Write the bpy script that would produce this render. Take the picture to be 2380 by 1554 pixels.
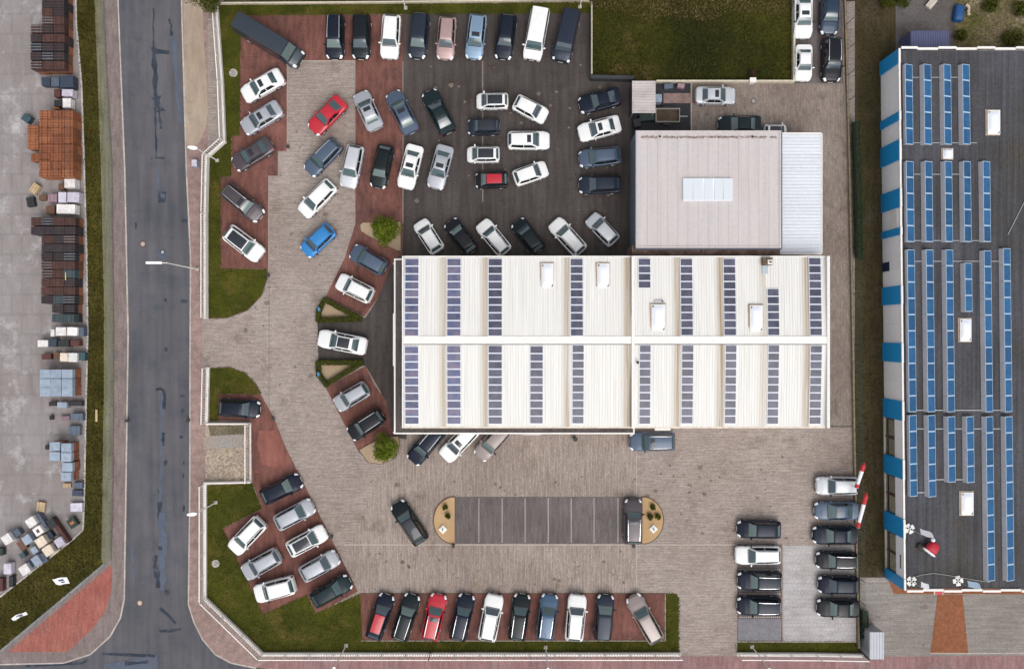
import bpy, bmesh, math, random
from mathutils import Vector, Matrix
from mathutils.geometry import tessellate_polygon
random.seed(7)
R = math.radians
for o in list(bpy.data.objects): bpy.data.objects.remove(o)
scene = bpy.context.scene
COL = scene.collection

# ------------------------------------------------------------------ camera
H = 85.33                       # drone height in metres
cam_d = bpy.data.cameras.new('camera'); cam = bpy.data.objects.new('camera', cam_d); COL.objects.link(cam)
cam.location = (0, 0, H); cam.rotation_euler = (0, 0, 0)
cam_d.sensor_width = 36; cam_d.lens = 30.0; cam_d.clip_start = 1; cam_d.clip_end = 3000
scene.camera = cam
# ------------------------------------------------------------------ sky, sun, exposure
EL, AZ = R(58), R(158)
world = bpy.data.worlds.new('World'); scene.world = world; world.use_nodes = True
wn = world.node_tree; wn.nodes.clear()
sky = wn.nodes.new('ShaderNodeTexSky'); sky.sky_type = 'NISHITA'; sky.sun_disc = False
sky.sun_elevation = EL; sky.sun_rotation = AZ; sky.dust_density = 4.0; sky.air_density = 1.0
hs = wn.nodes.new('ShaderNodeHueSaturation'); hs.inputs['Saturation'].default_value = 0.22
bg = wn.nodes.new('ShaderNodeBackground'); bg.inputs['Strength'].default_value = 0.15
wo = wn.nodes.new('ShaderNodeOutputWorld')
wn.links.new(sky.outputs[0], hs.inputs['Color']); wn.links.new(hs.outputs[0], bg.inputs['Color']); wn.links.new(bg.outputs[0], wo.inputs[0])
sd = bpy.data.lights.new('sun', 'SUN'); so = bpy.data.objects.new('sun', sd); COL.objects.link(so)
sd.energy = 0.8; sd.angle = R(48); sd.color = (1.0, 0.96, 0.90)
sdir = Vector((math.sin(AZ) * math.cos(EL), math.cos(AZ) * math.cos(EL), math.sin(EL)))
so.rotation_euler = sdir.to_track_quat('Z', 'Y').to_euler(); so.location = sdir * 120
vs = scene.view_settings
vs.view_transform = 'Standard'; vs.look = 'None'; vs.gamma = 1.0; vs.exposure = 0.32; vs.use_curve_mapping = False

# ------------------------------------------------------------------ plan to metres
K = 102.4 / 2379.0
def P(u, v, z=0.0):
    f = (H - z) / H
    return Vector(((u - 1189.5) * K * f, (777.0 - v) * K * f, z))

# ------------------------------------------------------------------ materials
def new_mat(name):
    m = bpy.data.materials.new(name); m.use_nodes = True
    nt = m.node_tree; b = nt.nodes['Principled BSDF']
    return m, nt, b
def rgb(c): return (c[0], c[1], c[2], 1.0)
def plain(name, c, rough=0.6, metal=0.0, coat=0.0, var=0.0, scale=3.0):
    m, nt, b = new_mat(name)
    b.inputs['Base Color'].default_value = rgb(c); b.inputs['Roughness'].default_value = rough
    b.inputs['Metallic'].default_value = metal; b.inputs['Coat Weight'].default_value = coat; b.inputs['Coat Roughness'].default_value = 0.06
    if var:
        tc = nt.nodes.new('ShaderNodeNewGeometry'); n = nt.nodes.new('ShaderNodeTexNoise'); n.inputs['Scale'].default_value = scale; n.inputs['Detail'].default_value = 6
        oi = nt.nodes.new('ShaderNodeObjectInfo'); r = nt.nodes.new('ShaderNodeMapRange'); r.inputs[1].default_value = 0.3; r.inputs[2].default_value = 0.7
        r.inputs[3].default_value = 1 - var; r.inputs[4].default_value = 1 + var * 0.6
        r2 = nt.nodes.new('ShaderNodeMapRange'); r2.inputs[3].default_value = 1 - var * 0.6; r2.inputs[4].default_value = 1 + var * 0.6
        mu = nt.nodes.new('ShaderNodeMath'); mu.operation = 'MULTIPLY'
        vm = nt.nodes.new('ShaderNodeVectorMath'); vm.operation = 'SCALE'; vm.inputs[0].default_value = c
        nt.links.new(tc.outputs['Position'], n.inputs['Vector']); nt.links.new(n.outputs['Fac'], r.inputs[0])
        nt.links.new(oi.outputs['Random'], r2.inputs[0]); nt.links.new(r.outputs[0], mu.inputs[0]); nt.links.new(r2.outputs[0], mu.inputs[1])
        nt.links.new(mu.outputs[0], vm.inputs['Scale']); nt.links.new(vm.outputs[0], b.inputs['Base Color'])
    return m
def ground_mat(name, c1, c2, patch=0.12, stretch=None, s_amp=0.35, joint=None, j_amp=0.14, fine=9.0, f_amp=0.25, c3=None, c3_scale=0.35, c3_lo=0.55, c3_hi=0.75, rough=0.9, bump=0.15):
    """two-tone surface: broad patches, streaks along the laying courses, paver joints, fine grain, optional stains of a third colour"""
    m, nt, b = new_mat(name); N = nt.nodes.new; L = nt.links.new
    g = N('ShaderNodeNewGeometry')
    def noise(scale, detail=5, vec=None, rough_=0.6):
        n = N('ShaderNodeTexNoise'); n.inputs['Scale'].default_value = scale; n.inputs['Detail'].default_value = detail; n.inputs['Roughness'].default_value = rough_
        L(vec or g.outputs['Position'], n.inputs['Vector']); return n.outputs['Fac']
    def mr(v, a, b_, lo=0.3, hi=0.7):
        r = N('ShaderNodeMapRange'); r.inputs[1].default_value = lo; r.inputs[2].default_value = hi; r.inputs[3].default_value = a; r.inputs[4].default_value = b_
        L(v, r.inputs[0]); return r.outputs[0]
    mx = N('ShaderNodeMix'); mx.data_type = 'RGBA'; mx.inputs[6].default_value = rgb(c1); mx.inputs[7].default_value = rgb(c2)
    L(mr(noise(patch, 7), 0, 1, .36, .64), mx.inputs[0]); col = mx.outputs[2]
    if c3:
        m3 = N('ShaderNodeMix'); m3.data_type = 'RGBA'; m3.inputs[7].default_value = rgb(c3)
        L(mr(noise(c3_scale, 8, None, .7), 0, 1, c3_lo, c3_hi), m3.inputs[0]); L(col, m3.inputs[6]); col = m3.outputs[2]
    fac = mr(noise(fine, 4), 1 - f_amp, 1 + f_amp)
    def mul(a, b_):
        q = N('ShaderNodeMath'); q.operation = 'MULTIPLY'; L(a, q.inputs[0]); L(b_, q.inputs[1]); return q.outputs[0]
    if stretch:
        mp = N('ShaderNodeMapping'); mp.inputs['Scale'].default_value = (stretch[0], stretch[1], 1); L(g.outputs['Position'], mp.inputs['Vector'])
        fac = mul(fac, mr(noise(1.0, 3, mp.outputs[0], .5), 1 - s_amp, 1 + s_amp, .28, .72))
    if joint:
        mp = N('ShaderNodeMapping'); L(g.outputs['Position'], mp.inputs['Vector'])
        if joint[2]: mp.inputs['Rotation'].default_value = (0, 0, R(90))
        bt = N('ShaderNodeTexBrick'); bt.inputs['Scale'].default_value = 1.0; bt.inputs['Brick Width'].default_value = joint[0]; bt.inputs['Row Height'].default_value = joint[1]
        bt.inputs['Mortar Size'].default_value = min(joint[0], joint[1]) * 0.07; bt.inputs['Color1'].default_value = (1, 1, 1, 1); bt.inputs['Color2'].default_value = (1 - j_amp,) * 3 + (1,); bt.inputs['Mortar'].default_value = (1 - j_amp * 2.2,) * 3 + (1,)
        L(mp.outputs[0], bt.inputs['Vector']); fac = mul(fac, bt.outputs['Color'])
    vm = N('ShaderNodeVectorMath'); vm.operation = 'SCALE'; L(col, vm.inputs[0]); L(fac, vm.inputs['Scale']); L(vm.outputs[0], b.inputs['Base Color'])
    b.inputs['Roughness'].default_value = rough; b.inputs['Specular IOR Level'].default_value = .15
    if bump:
        bp = N('ShaderNodeBump'); bp.inputs['Strength'].default_value = bump; bp.inputs['Distance'].default_value = 0.03; L(fac, bp.inputs['Height']); L(bp.outputs[0], b.inputs['Normal'])
    return m

M = {}
M['beige_h'] = ground_mat('beige_paver_rows', (.298, .243, .213), (.368, .311, .280), .10, (.6, 6.0), .18, (.32, .16, 0), .20, c3=(.205, .158, .130), c3_lo=.55)
M['beige_v'] = ground_mat('beige_paver_columns', (.284, .229, .197), (.364, .302, .267), .10, (6.0, .4), .23, (.32, .16, 1), .20, c3=(.205, .155, .120), c3_lo=.55)
M['beige_ne'] = ground_mat('weathered_beige_paver', (.215, .172, .148), (.285, .236, .205), .15, (4.0, .8), .18, (.32, .16, 1), .2, c3=(.13, .098, .080), c3_lo=.55)
M['dark_pave'] = ground_mat('dark_paver', (.060, .050, .047), (.090, .077, .073), .09, (2.2, .18), .24, (.2, .1, 0), c3=(.047, .034, .026), c3_lo=.54)
M['bay_pave'] = ground_mat('grey_bay_paver', (.126, .106, .104), (.160, .138, .136), .15, (4.0, .5), .2, (.2, .1, 1), c3=(.10, .08, .078), c3_lo=.56)
M['red_pave'] = ground_mat('red_paver', (.155, .068, .054), (.215, .097, .080), .18, (2.5, .6), .25, (.2, .1, 0), c3=(.10, .052, .048), c3_scale=.28, c3_lo=.48, c3_hi=.68)
M['brick_path'] = ground_mat('pink_brick_path', (.27, .185, .168), (.33, .232, .21), .15, (1.5, 1.5), .2, (.2, .1, 0), c3=(.22, .17, .15), c3_lo=.52)
M['pink_path'] = ground_mat('rose_brick_path', (.24, .135, .135), (.30, .175, .17), .15, (3.5, .5), .2, (.2, .1, 1), c3=(.27, .2, .2), c3_lo=.52)
M['left_path'] = ground_mat('grey_pink_brick_path', (.195, .156, .148), (.235, .190, .180), .2, (3.0, .6), .2, (.2, .1, 1), c3=(.27, .225, .21), c3_lo=.56)
M['asphalt'] = ground_mat('road_asphalt', (.086, .084, .094), (.112, .109, .120), .12, (1.6, .10), .15, None, fine=18, f_amp=.20, c3=(.062, .070, .086), c3_scale=.3, c3_lo=.47, bump=.08)
M['tar'] = ground_mat('tar_repair', (.026, .034, .050), (.050, .060, .080), .7, None, fine=12, f_amp=.4, c3=(.096, .094, .104), c3_scale=1.5, c3_lo=.54, c3_hi=.68)
M['tar_light'] = ground_mat('worn_tar_repair', (.080, .100, .142), (.10, .118, .155), .7, None, fine=12, f_amp=.3, c3=(.096, .094, .104), c3_scale=1.3, c3_lo=.51, c3_hi=.66)
M['sand'] = ground_mat('sandy_verge', (.305, .235, .180), (.36, .288, .225), .2, (2, .5), .12, None, fine=14, f_amp=.18, c3=(.21, .16, .12), c3_lo=.56)
M['isl_sand'] = ground_mat('tan_gravel', (.40, .26, .135), (.46, .31, .17), .4, None, fine=16, f_amp=.16, c3=(.35, .245, .15), c3_lo=.5)
M['bed_sand'] = ground_mat('pale_bed_gravel', (.33, .24, .155), (.38, .29, .2), .4, None, fine=14, f_amp=.28, c3=(.24, .19, .11), c3_lo=.55)
M['gravel'] = ground_mat('rubble_gravel', (.27, .22, .18), (.36, .29, .22), .6, None, fine=5, f_amp=.5, c3=(.32, .25, .10), c3_scale=.5, c3_lo=.56)
M['grass'] = ground_mat('lawn', (.034, .040, .004), (.062, .066, .007), .25, None, fine=7, f_amp=.38, c3=(.098, .076, .018), c3_scale=.45, c3_lo=.50, c3_hi=.68, bump=.5)
M['field'] = ground_mat('dry_lawn', (.012, .015, .002), (.046, .045, .006), .13, None, fine=5, f_amp=.42, c3=(.085, .060, .022), c3_scale=.12, c3_lo=.56, c3_hi=.68, bump=.5)
M['hedge_strip'] = ground_mat('planted_strip', (.032, .030, .005), (.064, .058, .010), .3, (6, .5), .35, None, fine=6, f_amp=.4, c3=(.072, .052, .018), c3_scale=.35, c3_lo=.54, bump=.5)
M['earth'] = ground_mat('olive_earth', (.040, .031, .014), (.056, .044, .021), .15, (3, .4), .25, None, fine=7, f_amp=.3, c3=(.075, .06, .042), c3_scale=.2, c3_lo=.56)
M['moss'] = ground_mat('mossy_track', (.130, .122, .070), (.165, .155, .105), .3, (5, .3), .25, None, fine=8, f_amp=.25, c3=(.08, .075, .035), c3_lo=.56)
M['yard'] = ground_mat('yard_concrete', (.235, .208, .200), (.280, .255, .255), .12, (1.2, .35), .10, (2.0, 2.0, 0), .05, fine=10, f_amp=.12, c3=(.45, .43, .44), c3_scale=.35, c3_lo=.54, c3_hi=.72)
M['plaza'] = ground_mat('pale_plaza', (.225, .200, .180), (.275, .248, .228), .15, (.3, 3.5), .18, (.3, .2, 0), c3=(.20, .18, .165), c3_lo=.55)
M['light_conc'] = ground_mat('light_concrete', (.37, .34, .33), (.44, .415, .42), .2, (.4, 2), .12, (.4, .4, 0), j_amp=.08, c3=(.31, .275, .255), c3_lo=.52)
M['orange_pave'] = ground_mat('orange_path', (.235, .092, .045), (.285, .115, .060), .3, (2.5, 2.5), .2, (.2, .1, 0), .2, c3=(.21, .105, .075), c3_lo=.52)
M['track'] = ground_mat('grey_track', (.10, .09, .085), (.13, .12, .12), .2, None, fine=8, f_amp=.25, c3=(.075, .058, .045), c3_lo=.48)
M['scrub'] = ground_mat('scrub_ground', (.085, .080, .022), (.17, .135, .08), .3, None, fine=5, f_amp=.5, c3=(.38, .31, .22), c3_scale=.28, c3_lo=.54, c3_hi=.66, bump=.5)
M['ground'] = ground_mat('ground', (.06, .06, .02), (.09, .08, .04), .05, None, fine=3, f_amp=.3)
M['kerb'] = plain('kerb_concrete', (.42, .37, .34), .9, var=.2)
M['kerb_dark'] = plain('kerb_dark_stone', (.115, .075, .055), .9, var=.25)
M['white'] = plain('white_paint', (.78, .74, .70), .55, var=.07, scale=1.2)
M['cream'] = plain('cream_wall', (.60, .53, .42), .8, var=.15)
M['steel'] = plain('galvanised_steel', (.42, .43, .45), .45, .6)
M['dark'] = plain('dark_plastic', (.012, .012, .013), .55)
M['dark_fab'] = plain('dark_cover', (.03, .032, .036), .7, var=.2)
M['tyre'] = plain('tyre_rubber', (.012, .012, .012), .8)
M['rim'] = plain('alloy_rim', (.45, .45, .47), .3, .8)
M['chrome'] = plain('polished_rail', (.72, .73, .75), .22, .7)
M['lamp_glass'] = plain('headlamp_lens', (.85, .86, .87), .12, 0, 1)
M['tail'] = plain('tail_lamp_lens', (.30, .006, .012), .15, 0, 1)
M['plate'] = plain('number_plate', (.7, .7, .68), .5)
def glass_mat(name, c, rough=.04):
    m, nt, b = new_mat(name); b.inputs['Base Color'].default_value = rgb(c); b.inputs['Roughness'].default_value = rough
    b.inputs['IOR'].default_value = 1.55; b.inputs['Coat Weight'].default_value = .6; b.inputs['Coat Roughness'].default_value = .03
    return m
M['glass'] = glass_mat('car_glass', (.042, .078, .086))
M['glass_b'] = glass_mat('car_glass_blue', (.046, .066, .082))
M['glass_sky'] = glass_mat('car_glass_painted_sky', (.095, .135, .132))  # same greenish glass, sky reflection put into a lighter base colour
M['glass_dk'] = glass_mat('tinted_glass', (.010, .015, .018))
M['sun_glass'] = glass_mat('sunroof_glass', (.010, .012, .020), .06)

def leaf_mat(name, c1, c2, scale=3.0):
    m, nt, b = new_mat(name); N = nt.nodes.new; L = nt.links.new
    g = N('ShaderNodeNewGeometry'); n = N('ShaderNodeTexNoise'); n.inputs['Scale'].default_value = scale; n.inputs['Detail'].default_value = 3
    r = N('ShaderNodeMapRange'); r.inputs[1].default_value = .35; r.inputs[2].default_value = .65
    ad = N('ShaderNodeMath'); ad.operation = 'MULTIPLY_ADD'; ad.inputs[1].default_value = .5
    mx = N('ShaderNodeMix'); mx.data_type = 'RGBA'; mx.inputs[6].default_value = rgb(c1); mx.inputs[7].default_value = rgb(c2)
    L(g.outputs['Position'], n.inputs['Vector']); L(n.outputs['Fac'], r.inputs[0])
    L(g.outputs['Random Per Island'], ad.inputs[0]); h = N('ShaderNodeMath'); h.operation = 'MULTIPLY'; h.inputs[1].default_value = .5; L(r.outputs[0], h.inputs[0]); L(h.outputs[0], ad.inputs[2])
    L(ad.outputs[0], mx.inputs[0]); L(mx.outputs[2], b.inputs['Base Color']); b.inputs['Roughness'].default_value = .6; b.inputs['Specular IOR Level'].default_value = .15
    return m
M['leaf_bright'] = leaf_mat('shrub_leaf', (.032, .052, .003), (.165, .205, .014))
M['leaf_hedge'] = leaf_mat('hedge_leaf', (.022, .032, .003), (.080, .085, .008))
M['leaf_dark'] = leaf_mat('dark_leaf', (.010, .022, .010), (.035, .055, .02))
M['blade'] = leaf_mat('grass_blade', (.028, .031, .003), (.108, .096, .013), .5)
M['blade_dry'] = leaf_mat('dry_grass_blade', (.013, .017, .002), (.064, .058, .009), .18)
M['bark'] = plain('bark', (.09, .06, .04), .9, var=.3)

# ------------------------------------------------------------------ mesh builder and tagging
class MB:
    def __init__(s): s.v = []; s.f = []
    def add(s, vs_, fs_):
        o = len(s.v); s.v += [tuple(p) for p in vs_]; s.f += [tuple(i + o for i in f) for f in fs_]; return s
    def prism(s, pts, z0, z1):
        n = len(pts); a = [(p[0], p[1], z0) for p in pts] + [(p[0], p[1], z1) for p in pts]
        area = sum(pts[i][0] * pts[(i + 1) % n][1] - pts[(i + 1) % n][0] * pts[i][1] for i in range(n))
        up = tuple(range(n, 2 * n)); dn = tuple(range(n - 1, -1, -1)); sd_ = [(i, (i + 1) % n, n + (i + 1) % n, n + i) for i in range(n)]
        if area < 0: up = up[::-1]; dn = dn[::-1]; sd_ = [f[::-1] for f in sd_]
        if n > 4:
            tr = tessellate_polygon([[Vector((p[0], p[1], 0)) for p in pts]]); fl = []
            for t in tr:
                q = [pts[i] for i in t]; ar = (q[1][0] - q[0][0]) * (q[2][1] - q[0][1]) - (q[2][0] - q[0][0]) * (q[1][1] - q[0][1])
                t = tuple(t) if ar > 0 else tuple(t)[::-1]; fl += [tuple(i + n for i in t), t[::-1]]
            return s.add(a, fl + sd_)
        return s.add(a, [up, dn] + sd_)
    def box(s, x0, x1, y0, y1, z0, z1): return s.prism([(x0, y0), (x1, y0), (x1, y1), (x0, y1)], z0, z1)
    def rbox(s, c, sx, sy, z0, z1, a=0.0):
        ca, sa = math.cos(a), math.sin(a)
        return s.prism([(c[0] + x * ca - y * sa, c[1] + x * sa + y * ca) for x, y in ((-sx / 2, -sy / 2), (sx / 2, -sy / 2), (sx / 2, sy / 2), (-sx / 2, sy / 2))], z0, z1)
    def bar(s, p, q, w, h=None):
        p = Vector(p); q = Vector(q); h = h or w; d = (q - p).normalized()
        up = Vector((0, 0, 1)) if abs(d.z) < .95 else Vector((0, 1, 0))
        x = d.cross(up).normalized() * w / 2; y = x.cross(d).normalized() * h / 2
        vs_ = [c + a * x + b * y for c in (p, q) for a, b in ((-1, -1), (1, -1), (1, 1), (-1, 1))]
        return s.add(vs_, [(0, 1, 2, 3), (7, 6, 5, 4), (0, 4, 5, 1), (1, 5, 6, 2), (2, 6, 7, 3), (3, 7, 4, 0)])
    def tube(s, p, q, r0, r1=None, n=8):
        p = Vector(p); q = Vector(q); r1 = r0 if r1 is None else r1; d = (q - p).normalized()
        up = Vector((0, 0, 1)) if abs(d.z) < .95 else Vector((0, 1, 0)); x = d.cross(up).normalized(); y = x.cross(d).normalized()
        vs_ = [c + (x * math.cos(2 * math.pi * i / n) + y * math.sin(2 * math.pi * i / n)) * r for c, r in ((p, r0), (q, r1)) for i in range(n)]
        return s.add(vs_, [tuple(range(n))[::-1], tuple(range(n, 2 * n))] + [(i, (i + 1) % n, n + (i + 1) % n, n + i) for i in range(n)])
    def mesh(s, name, smooth=None):
        me = bpy.data.meshes.new(name); me.from_pydata(s.v, [], s.f); me.materials.append(None)
        if smooth is not None:
            me.polygons.foreach_set('use_smooth', [True] * len(me.polygons)); me.set_sharp_from_angle(angle=R(smooth))
        return me
def tag(o, label=None, cat=None, group=None, kind=None):
    if label: o['label'] = label
    if cat: o['category'] = cat
    if group: o['group'] = group
    if kind: o['kind'] = kind
    return o
def put(me, name, mat, parent=None, loc=None, kind=None):
    o = bpy.data.objects.new(name, me); COL.objects.link(o)
    if parent is not None:
        o.parent = parent
        if loc is None: loc = -Vector(parent.location) if parent.get('wc') else (0, 0, 0)
    if loc is not None: o.location = loc
    if mat is not None:
        if not me.materials: me.materials.append(None)
        sl = o.material_slots[0]; sl.link = 'OBJECT'; sl.material = M[mat] if isinstance(mat, str) else mat
    if kind: o['kind'] = kind
    return o
def thing(name, label, cat, loc, group=None, wc=True):
    e = bpy.data.objects.new(name, None); COL.objects.link(e); e.location = loc; e.empty_display_size = .3
    if wc: e['wc'] = 1            # children carry world coordinates
    return tag(e, label, cat, group)
def sheet(name, pts, z, mat, z0=-.05, **kw):
    """a flat piece of the setting given by plan points, with a real thickness"""
    o = put(MB().prism([P(*p)[:2] for p in pts], z0, z).mesh(name), name, mat); o['kind'] = 'structure'
    return o
def inside(x, y, poly):
    c = False; n = len(poly); j = n - 1
    for i in range(n):
        xi, yi = poly[i]; xj, yj = poly[j]
        if (yi > y) != (yj > y) and x < (xj - xi) * (y - yi) / (yj - yi + 1e-12) + xi: c = not c
        j = i
    return c
def blades(name, label, polys, z, mat, dens=45, h=(.05, .12), w=(.03, .07), edge=0):
    mb = MB(); V = mb.v; F = mb.f
    for poly in polys if edge else ():
        for p, q in zip(poly, poly[1:] + poly[:1]):
            p, q = P(*p), P(*q); d = q - p
            for _ in range(int(d.length * edge)):
                c = p + d * random.random(); k = random.gauss(0, .07); x, y = c.x - d.y / d.length * k, c.y + d.x / d.length * k; a = random.uniform(0, 6.283); l = random.uniform(.06, .16); ww = random.uniform(.02, .05); o = len(V)
                V += [(x - math.sin(a) * ww, y + math.cos(a) * ww, z - .02), (x + math.sin(a) * ww, y - math.cos(a) * ww, z - .02), (x + math.cos(a) * l, y + math.sin(a) * l, z + .04)]; F.append((o, o + 1, o + 2))
    for poly in polys:
        pp = [tuple(P(*p)[:2]) for p in poly]; x0 = min(p[0] for p in pp); x1 = max(p[0] for p in pp); y0 = min(p[1] for p in pp); y1 = max(p[1] for p in pp)
        for _ in range(int((x1 - x0) * (y1 - y0) * dens)):
            x = random.uniform(x0, x1); y = random.uniform(y0, y1)
            if not inside(x, y, pp): continue
            a = random.uniform(0, 6.283); hh = random.uniform(*h); ww = random.uniform(*w); l = random.uniform(.5, 1.4) * hh
            c, s_ = math.cos(a), math.sin(a); o = len(V)
            V += [(x - s_ * ww, y + c * ww, z - .01), (x + s_ * ww, y - c * ww, z - .01), (x + c * l, y + s_ * l, z + hh)]; F.append((o, o + 1, o + 2))
    o = put(mb.mesh(name), name, mat); return tag(o, label, 'grass', None, 'stuff')

# ------------------------------------------------------------------ ground and paved areas
sheet('ground', [(-6000, -5000), (8000, -5000), (8000, 6500), (-6000, 6500)], -.03, 'ground', -.5)
sheet('road', [(275, -600), (420, -600), (420, 0), (432, 388), (442, 600), (441, 777), (440, 1165), (437, 1403), (450, 1445), (470, 1485), (500, 1520), (537, 1540), (595, 1552), (800, 1575), (3200, 1582), (3200, 1760), (-900, 1760), (-900, 1548), (0, 1543), (150, 1540), (212, 1520), (258, 1478), (282, 1435), (291, 1390), (295, 1165), (300, 777), (292, 388), (275, 0)], 0, 'asphalt', -.2)
sheet('yard_ground', [(-900, -600), (176, -600), (178, 60), (190, 200), (196, 388), (202, 600), (204, 777), (200, 950), (196, 1165), (193, 1230), (172, 1250), (0, 1385), (-900, 2100)], .05, 'yard', -.2)
VERGE_R = [(220, -600), (220, 0), (226, 150), (235, 388), (242, 700), (242, 900), (238, 1165), (236, 1295)]
strip = [(176, -600), (178, 60), (190, 200), (196, 388), (202, 600), (204, 777), (200, 950), (196, 1165), (193, 1230), (172, 1250), (0, 1385), (-250, 1570), (-150, 1610), (0, 1510), (240, 1312)] + VERGE_R[::-1]
sheet('planted_strip', strip, .09, 'hedge_strip')
sheet('mossy_track', VERGE_R + [(240, 1312), (258, 1300), (262, 1165), (264, 777), (260, 388), (247, 150), (240, 0), (240, -600)], .07, 'moss')
sheet('footpath_west', [(240, -600), (240, 0), (247, 150), (260, 388), (264, 777), (262, 1165), (258, 1300), (240, 1312), (0, 1510), (-200, 1560), (-200, 1546), (0, 1541), (148, 1537), (210, 1517), (255, 1476), (279, 1433), (288, 1390), (291, 1165), (297, 777), (289, 388), (272, 0), (272, -600)], .08, 'left_path', -.2)
sheet('red_brick_corner', [(258, 1312), (20, 1513), (155, 1513), (172, 1500), (215, 1460), (245, 1420), (258, 1380), (262, 1330)], .088, ground_mat('clay_brick', (.30, .10, .085), (.35, .135, .105), .3, (4, .6), .2, (.2, .1, 1), c3=(.24, .115, .11), c3_lo=.54))
sheet('footpath_east', [(423, -600), (423, 0), (435, 388), (445, 600), (444, 777), (443, 1165), (440, 1403), (453, 1443), (473, 1483), (502, 1518), (538, 1537), (596, 1549), (800, 1572), (3200, 1579), (3200, 1510), (612, 1520), (520, 1400), (520, -600)], .08, 'brick_path', -.2)
sheet('footpath_south', [(640, 1526), (3200, 1520), (3200, 1577), (800, 1570), (600, 1547)], .088, 'pink_path')
sheet('sandy_verge', [(424, -600), (470, -600), (472, 60), (480, 180), (484, 260), (478, 300), (465, 330), (442, 350), (432, 330), (428, 120)], .088, 'sand')
# the lot
sheet('lot_paving', [(484, 5), (1985, 5), (1985, 1512), (1712, 1512), (1712, 1522), (1577, 1522), (1577, 1512), (612, 1512), (478, 1385), (478, 860), (470, 850), (470, 742), (482, 738)], .09, 'beige_h', -.2)
sheet('plaza_paving', [(940, 1005), (1478, 1005), (1478, 1378), (842, 1378), (800, 1300), (900, 1050)], .096, 'beige_v')
sheet('rear_yard_paving', [(1605, 190), (1960, 190), (1975, 600), (1980, 995), (1915, 995), (1900, 600), (1605, 600)], .096, 'beige_ne')
sheet('dark_paving', [(936, 30), (1374, 30), (1374, 188), (1467, 188), (1467, 610), (936, 610)], .102, 'dark_pave')
sheet('service_paving', [(1467, 185), (1605, 185), (1605, 330), (1467, 330)], .104, plain('dark_asphalt', (.026, .025, .030), .9, var=.3))
sheet('lane_paving', [(1842, -400), (1952, -400), (1958, 195), (1842, 195)], .104, 'bay_pave')
sheet('west_dark_paving', [(915, 592), (945, 592), (945, 1020), (915, 1015), (885, 910), (850, 850), (740, 845), (738, 745), (850, 738), (880, 690)], .104, 'dark_pave')
def redp(name, pts, dz=0): return sheet(name, pts, .110 + dz, 'red_pave')
redp('red_paving', [(558, 36), (936, 36), (936, 143), (668, 143), (668, 352), (646, 352), (646, 409), (625, 409), (625, 625), (513, 625), (513, 411), (539, 411), (539, 316), (558, 315)])
redp('red_paving', [(826, 143), (936, 143), (936, 520), (826, 520)])
redp('red_paving', [(826, 520), (936, 520), (936, 592), (915, 602), (880, 690), (847, 735), (757, 690), (802, 598)])
redp('red_paving', [(757, 900), (850, 850), (870, 893), (897, 930), (915, 1012), (905, 1022), (835, 1052)])
redp('red_paving', [(508, 915), (606, 915), (637, 970), (665, 1040), (745, 1200), (832, 1373), (735, 1423), (715, 1380), (611, 1425), (517, 1226), (610, 1182), (587, 1118), (583, 978), (508, 976)])
redp('red_paving', [(838, 1377), (1545, 1377), (1545, 1487), (838, 1487)])
sheet('worn_red_paving', [(600, 1000), (640, 1000), (668, 1070), (660, 1090), (612, 1080), (600, 1040)], .116, ground_mat('worn_red_paver', (.23, .09, .07), (.27, .11, .09), .3, (2, .6), .2, (.2, .1, 0)))
GR1 = [(509, 14), (1372, 8), (1372, 31), (560, 37), (557, 315), (538, 318), (538, 410), (513, 411), (513, 625), (620, 627), (621, 645), (608, 685), (575, 720), (530, 737), (486, 739), (484, 500), (486, 368), (526, 334), (521, 200)]
GR2 = [(488, 856), (535, 854), (570, 868), (595, 893), (606, 914), (508, 914), (508, 976), (488, 976)]
GR3 = [(481, 1128), (586, 1122), (609, 1181), (517, 1225), (611, 1426), (714, 1381), (734, 1424), (837, 1379), (841, 1488), (1546, 1488), (1546, 1378), (1568, 1378), (1576, 1388), (1576, 1512), (614, 1512), (481, 1384)]
GR4 = [(1713, 1491), (1988, 1491), (1990, 1513), (1713, 1513)]
for g_ in (GR1, GR2, GR3, GR4): sheet('lawn', g_, .125, 'grass')
FIELD = [(1376, -400), (1838, -400), (1838, 190), (1470, 190), (1376, 182)]
sheet('field', FIELD, .115, 'field')
sheet('utility_plot', [(478, 984), (578, 984), (578, 1116), (478, 1116)], .12, 'gravel')
sheet('utility_plot_soil', [(484, 985), (568, 985), (568, 1010), (490, 1012)], .126, ground_mat('dark_soil', (.10, .085, .055), (.15, .125, .085), .5, None, fine=6, f_amp=.4))
sheet('utility_driveway', [(474, 1013), (566, 1008), (566, 1038), (474, 1043)], .13, ground_mat('patchy_drive', (.30, .24, .19), (.27, .25, .24), .5, None, fine=7, f_amp=.3))
sheet('parking_bay', [(1056, 1153), (1491, 1153), (1491, 1262), (1056, 1262)], .102, 'bay_pave')
def halfdisc(cx, r0, r1, s):
    return [(cx, 1152)] + [(cx + s * r0 * math.sin(t), 1207.5 - r1 * math.cos(t)) for t in [R(10 + 10 * i) for i in range(17)]] + [(cx, 1263)]
for cx, s in ((1057, -1), (1491, 1)):
    sheet('island_kerb', halfdisc(cx, 51, 56, s), .17, 'kerb_dark'); sheet('island_gravel', [(cx + (u - cx) * .94 + s * .6, 1207.5 + (v - 1207.5) * .955) for u, v in halfdisc(cx, 51, 56, s)], .19, 'isl_sand')
sheet('display_pad', [(1712, 1262), (1816, 1262), (1816, 1487), (1712, 1487)], .102, 'bay_pave')
sheet('light_pad', [(1819, 1267), (1988, 1267), (1988, 1489), (1819, 1489)], .102, 'light_conc')
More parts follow.
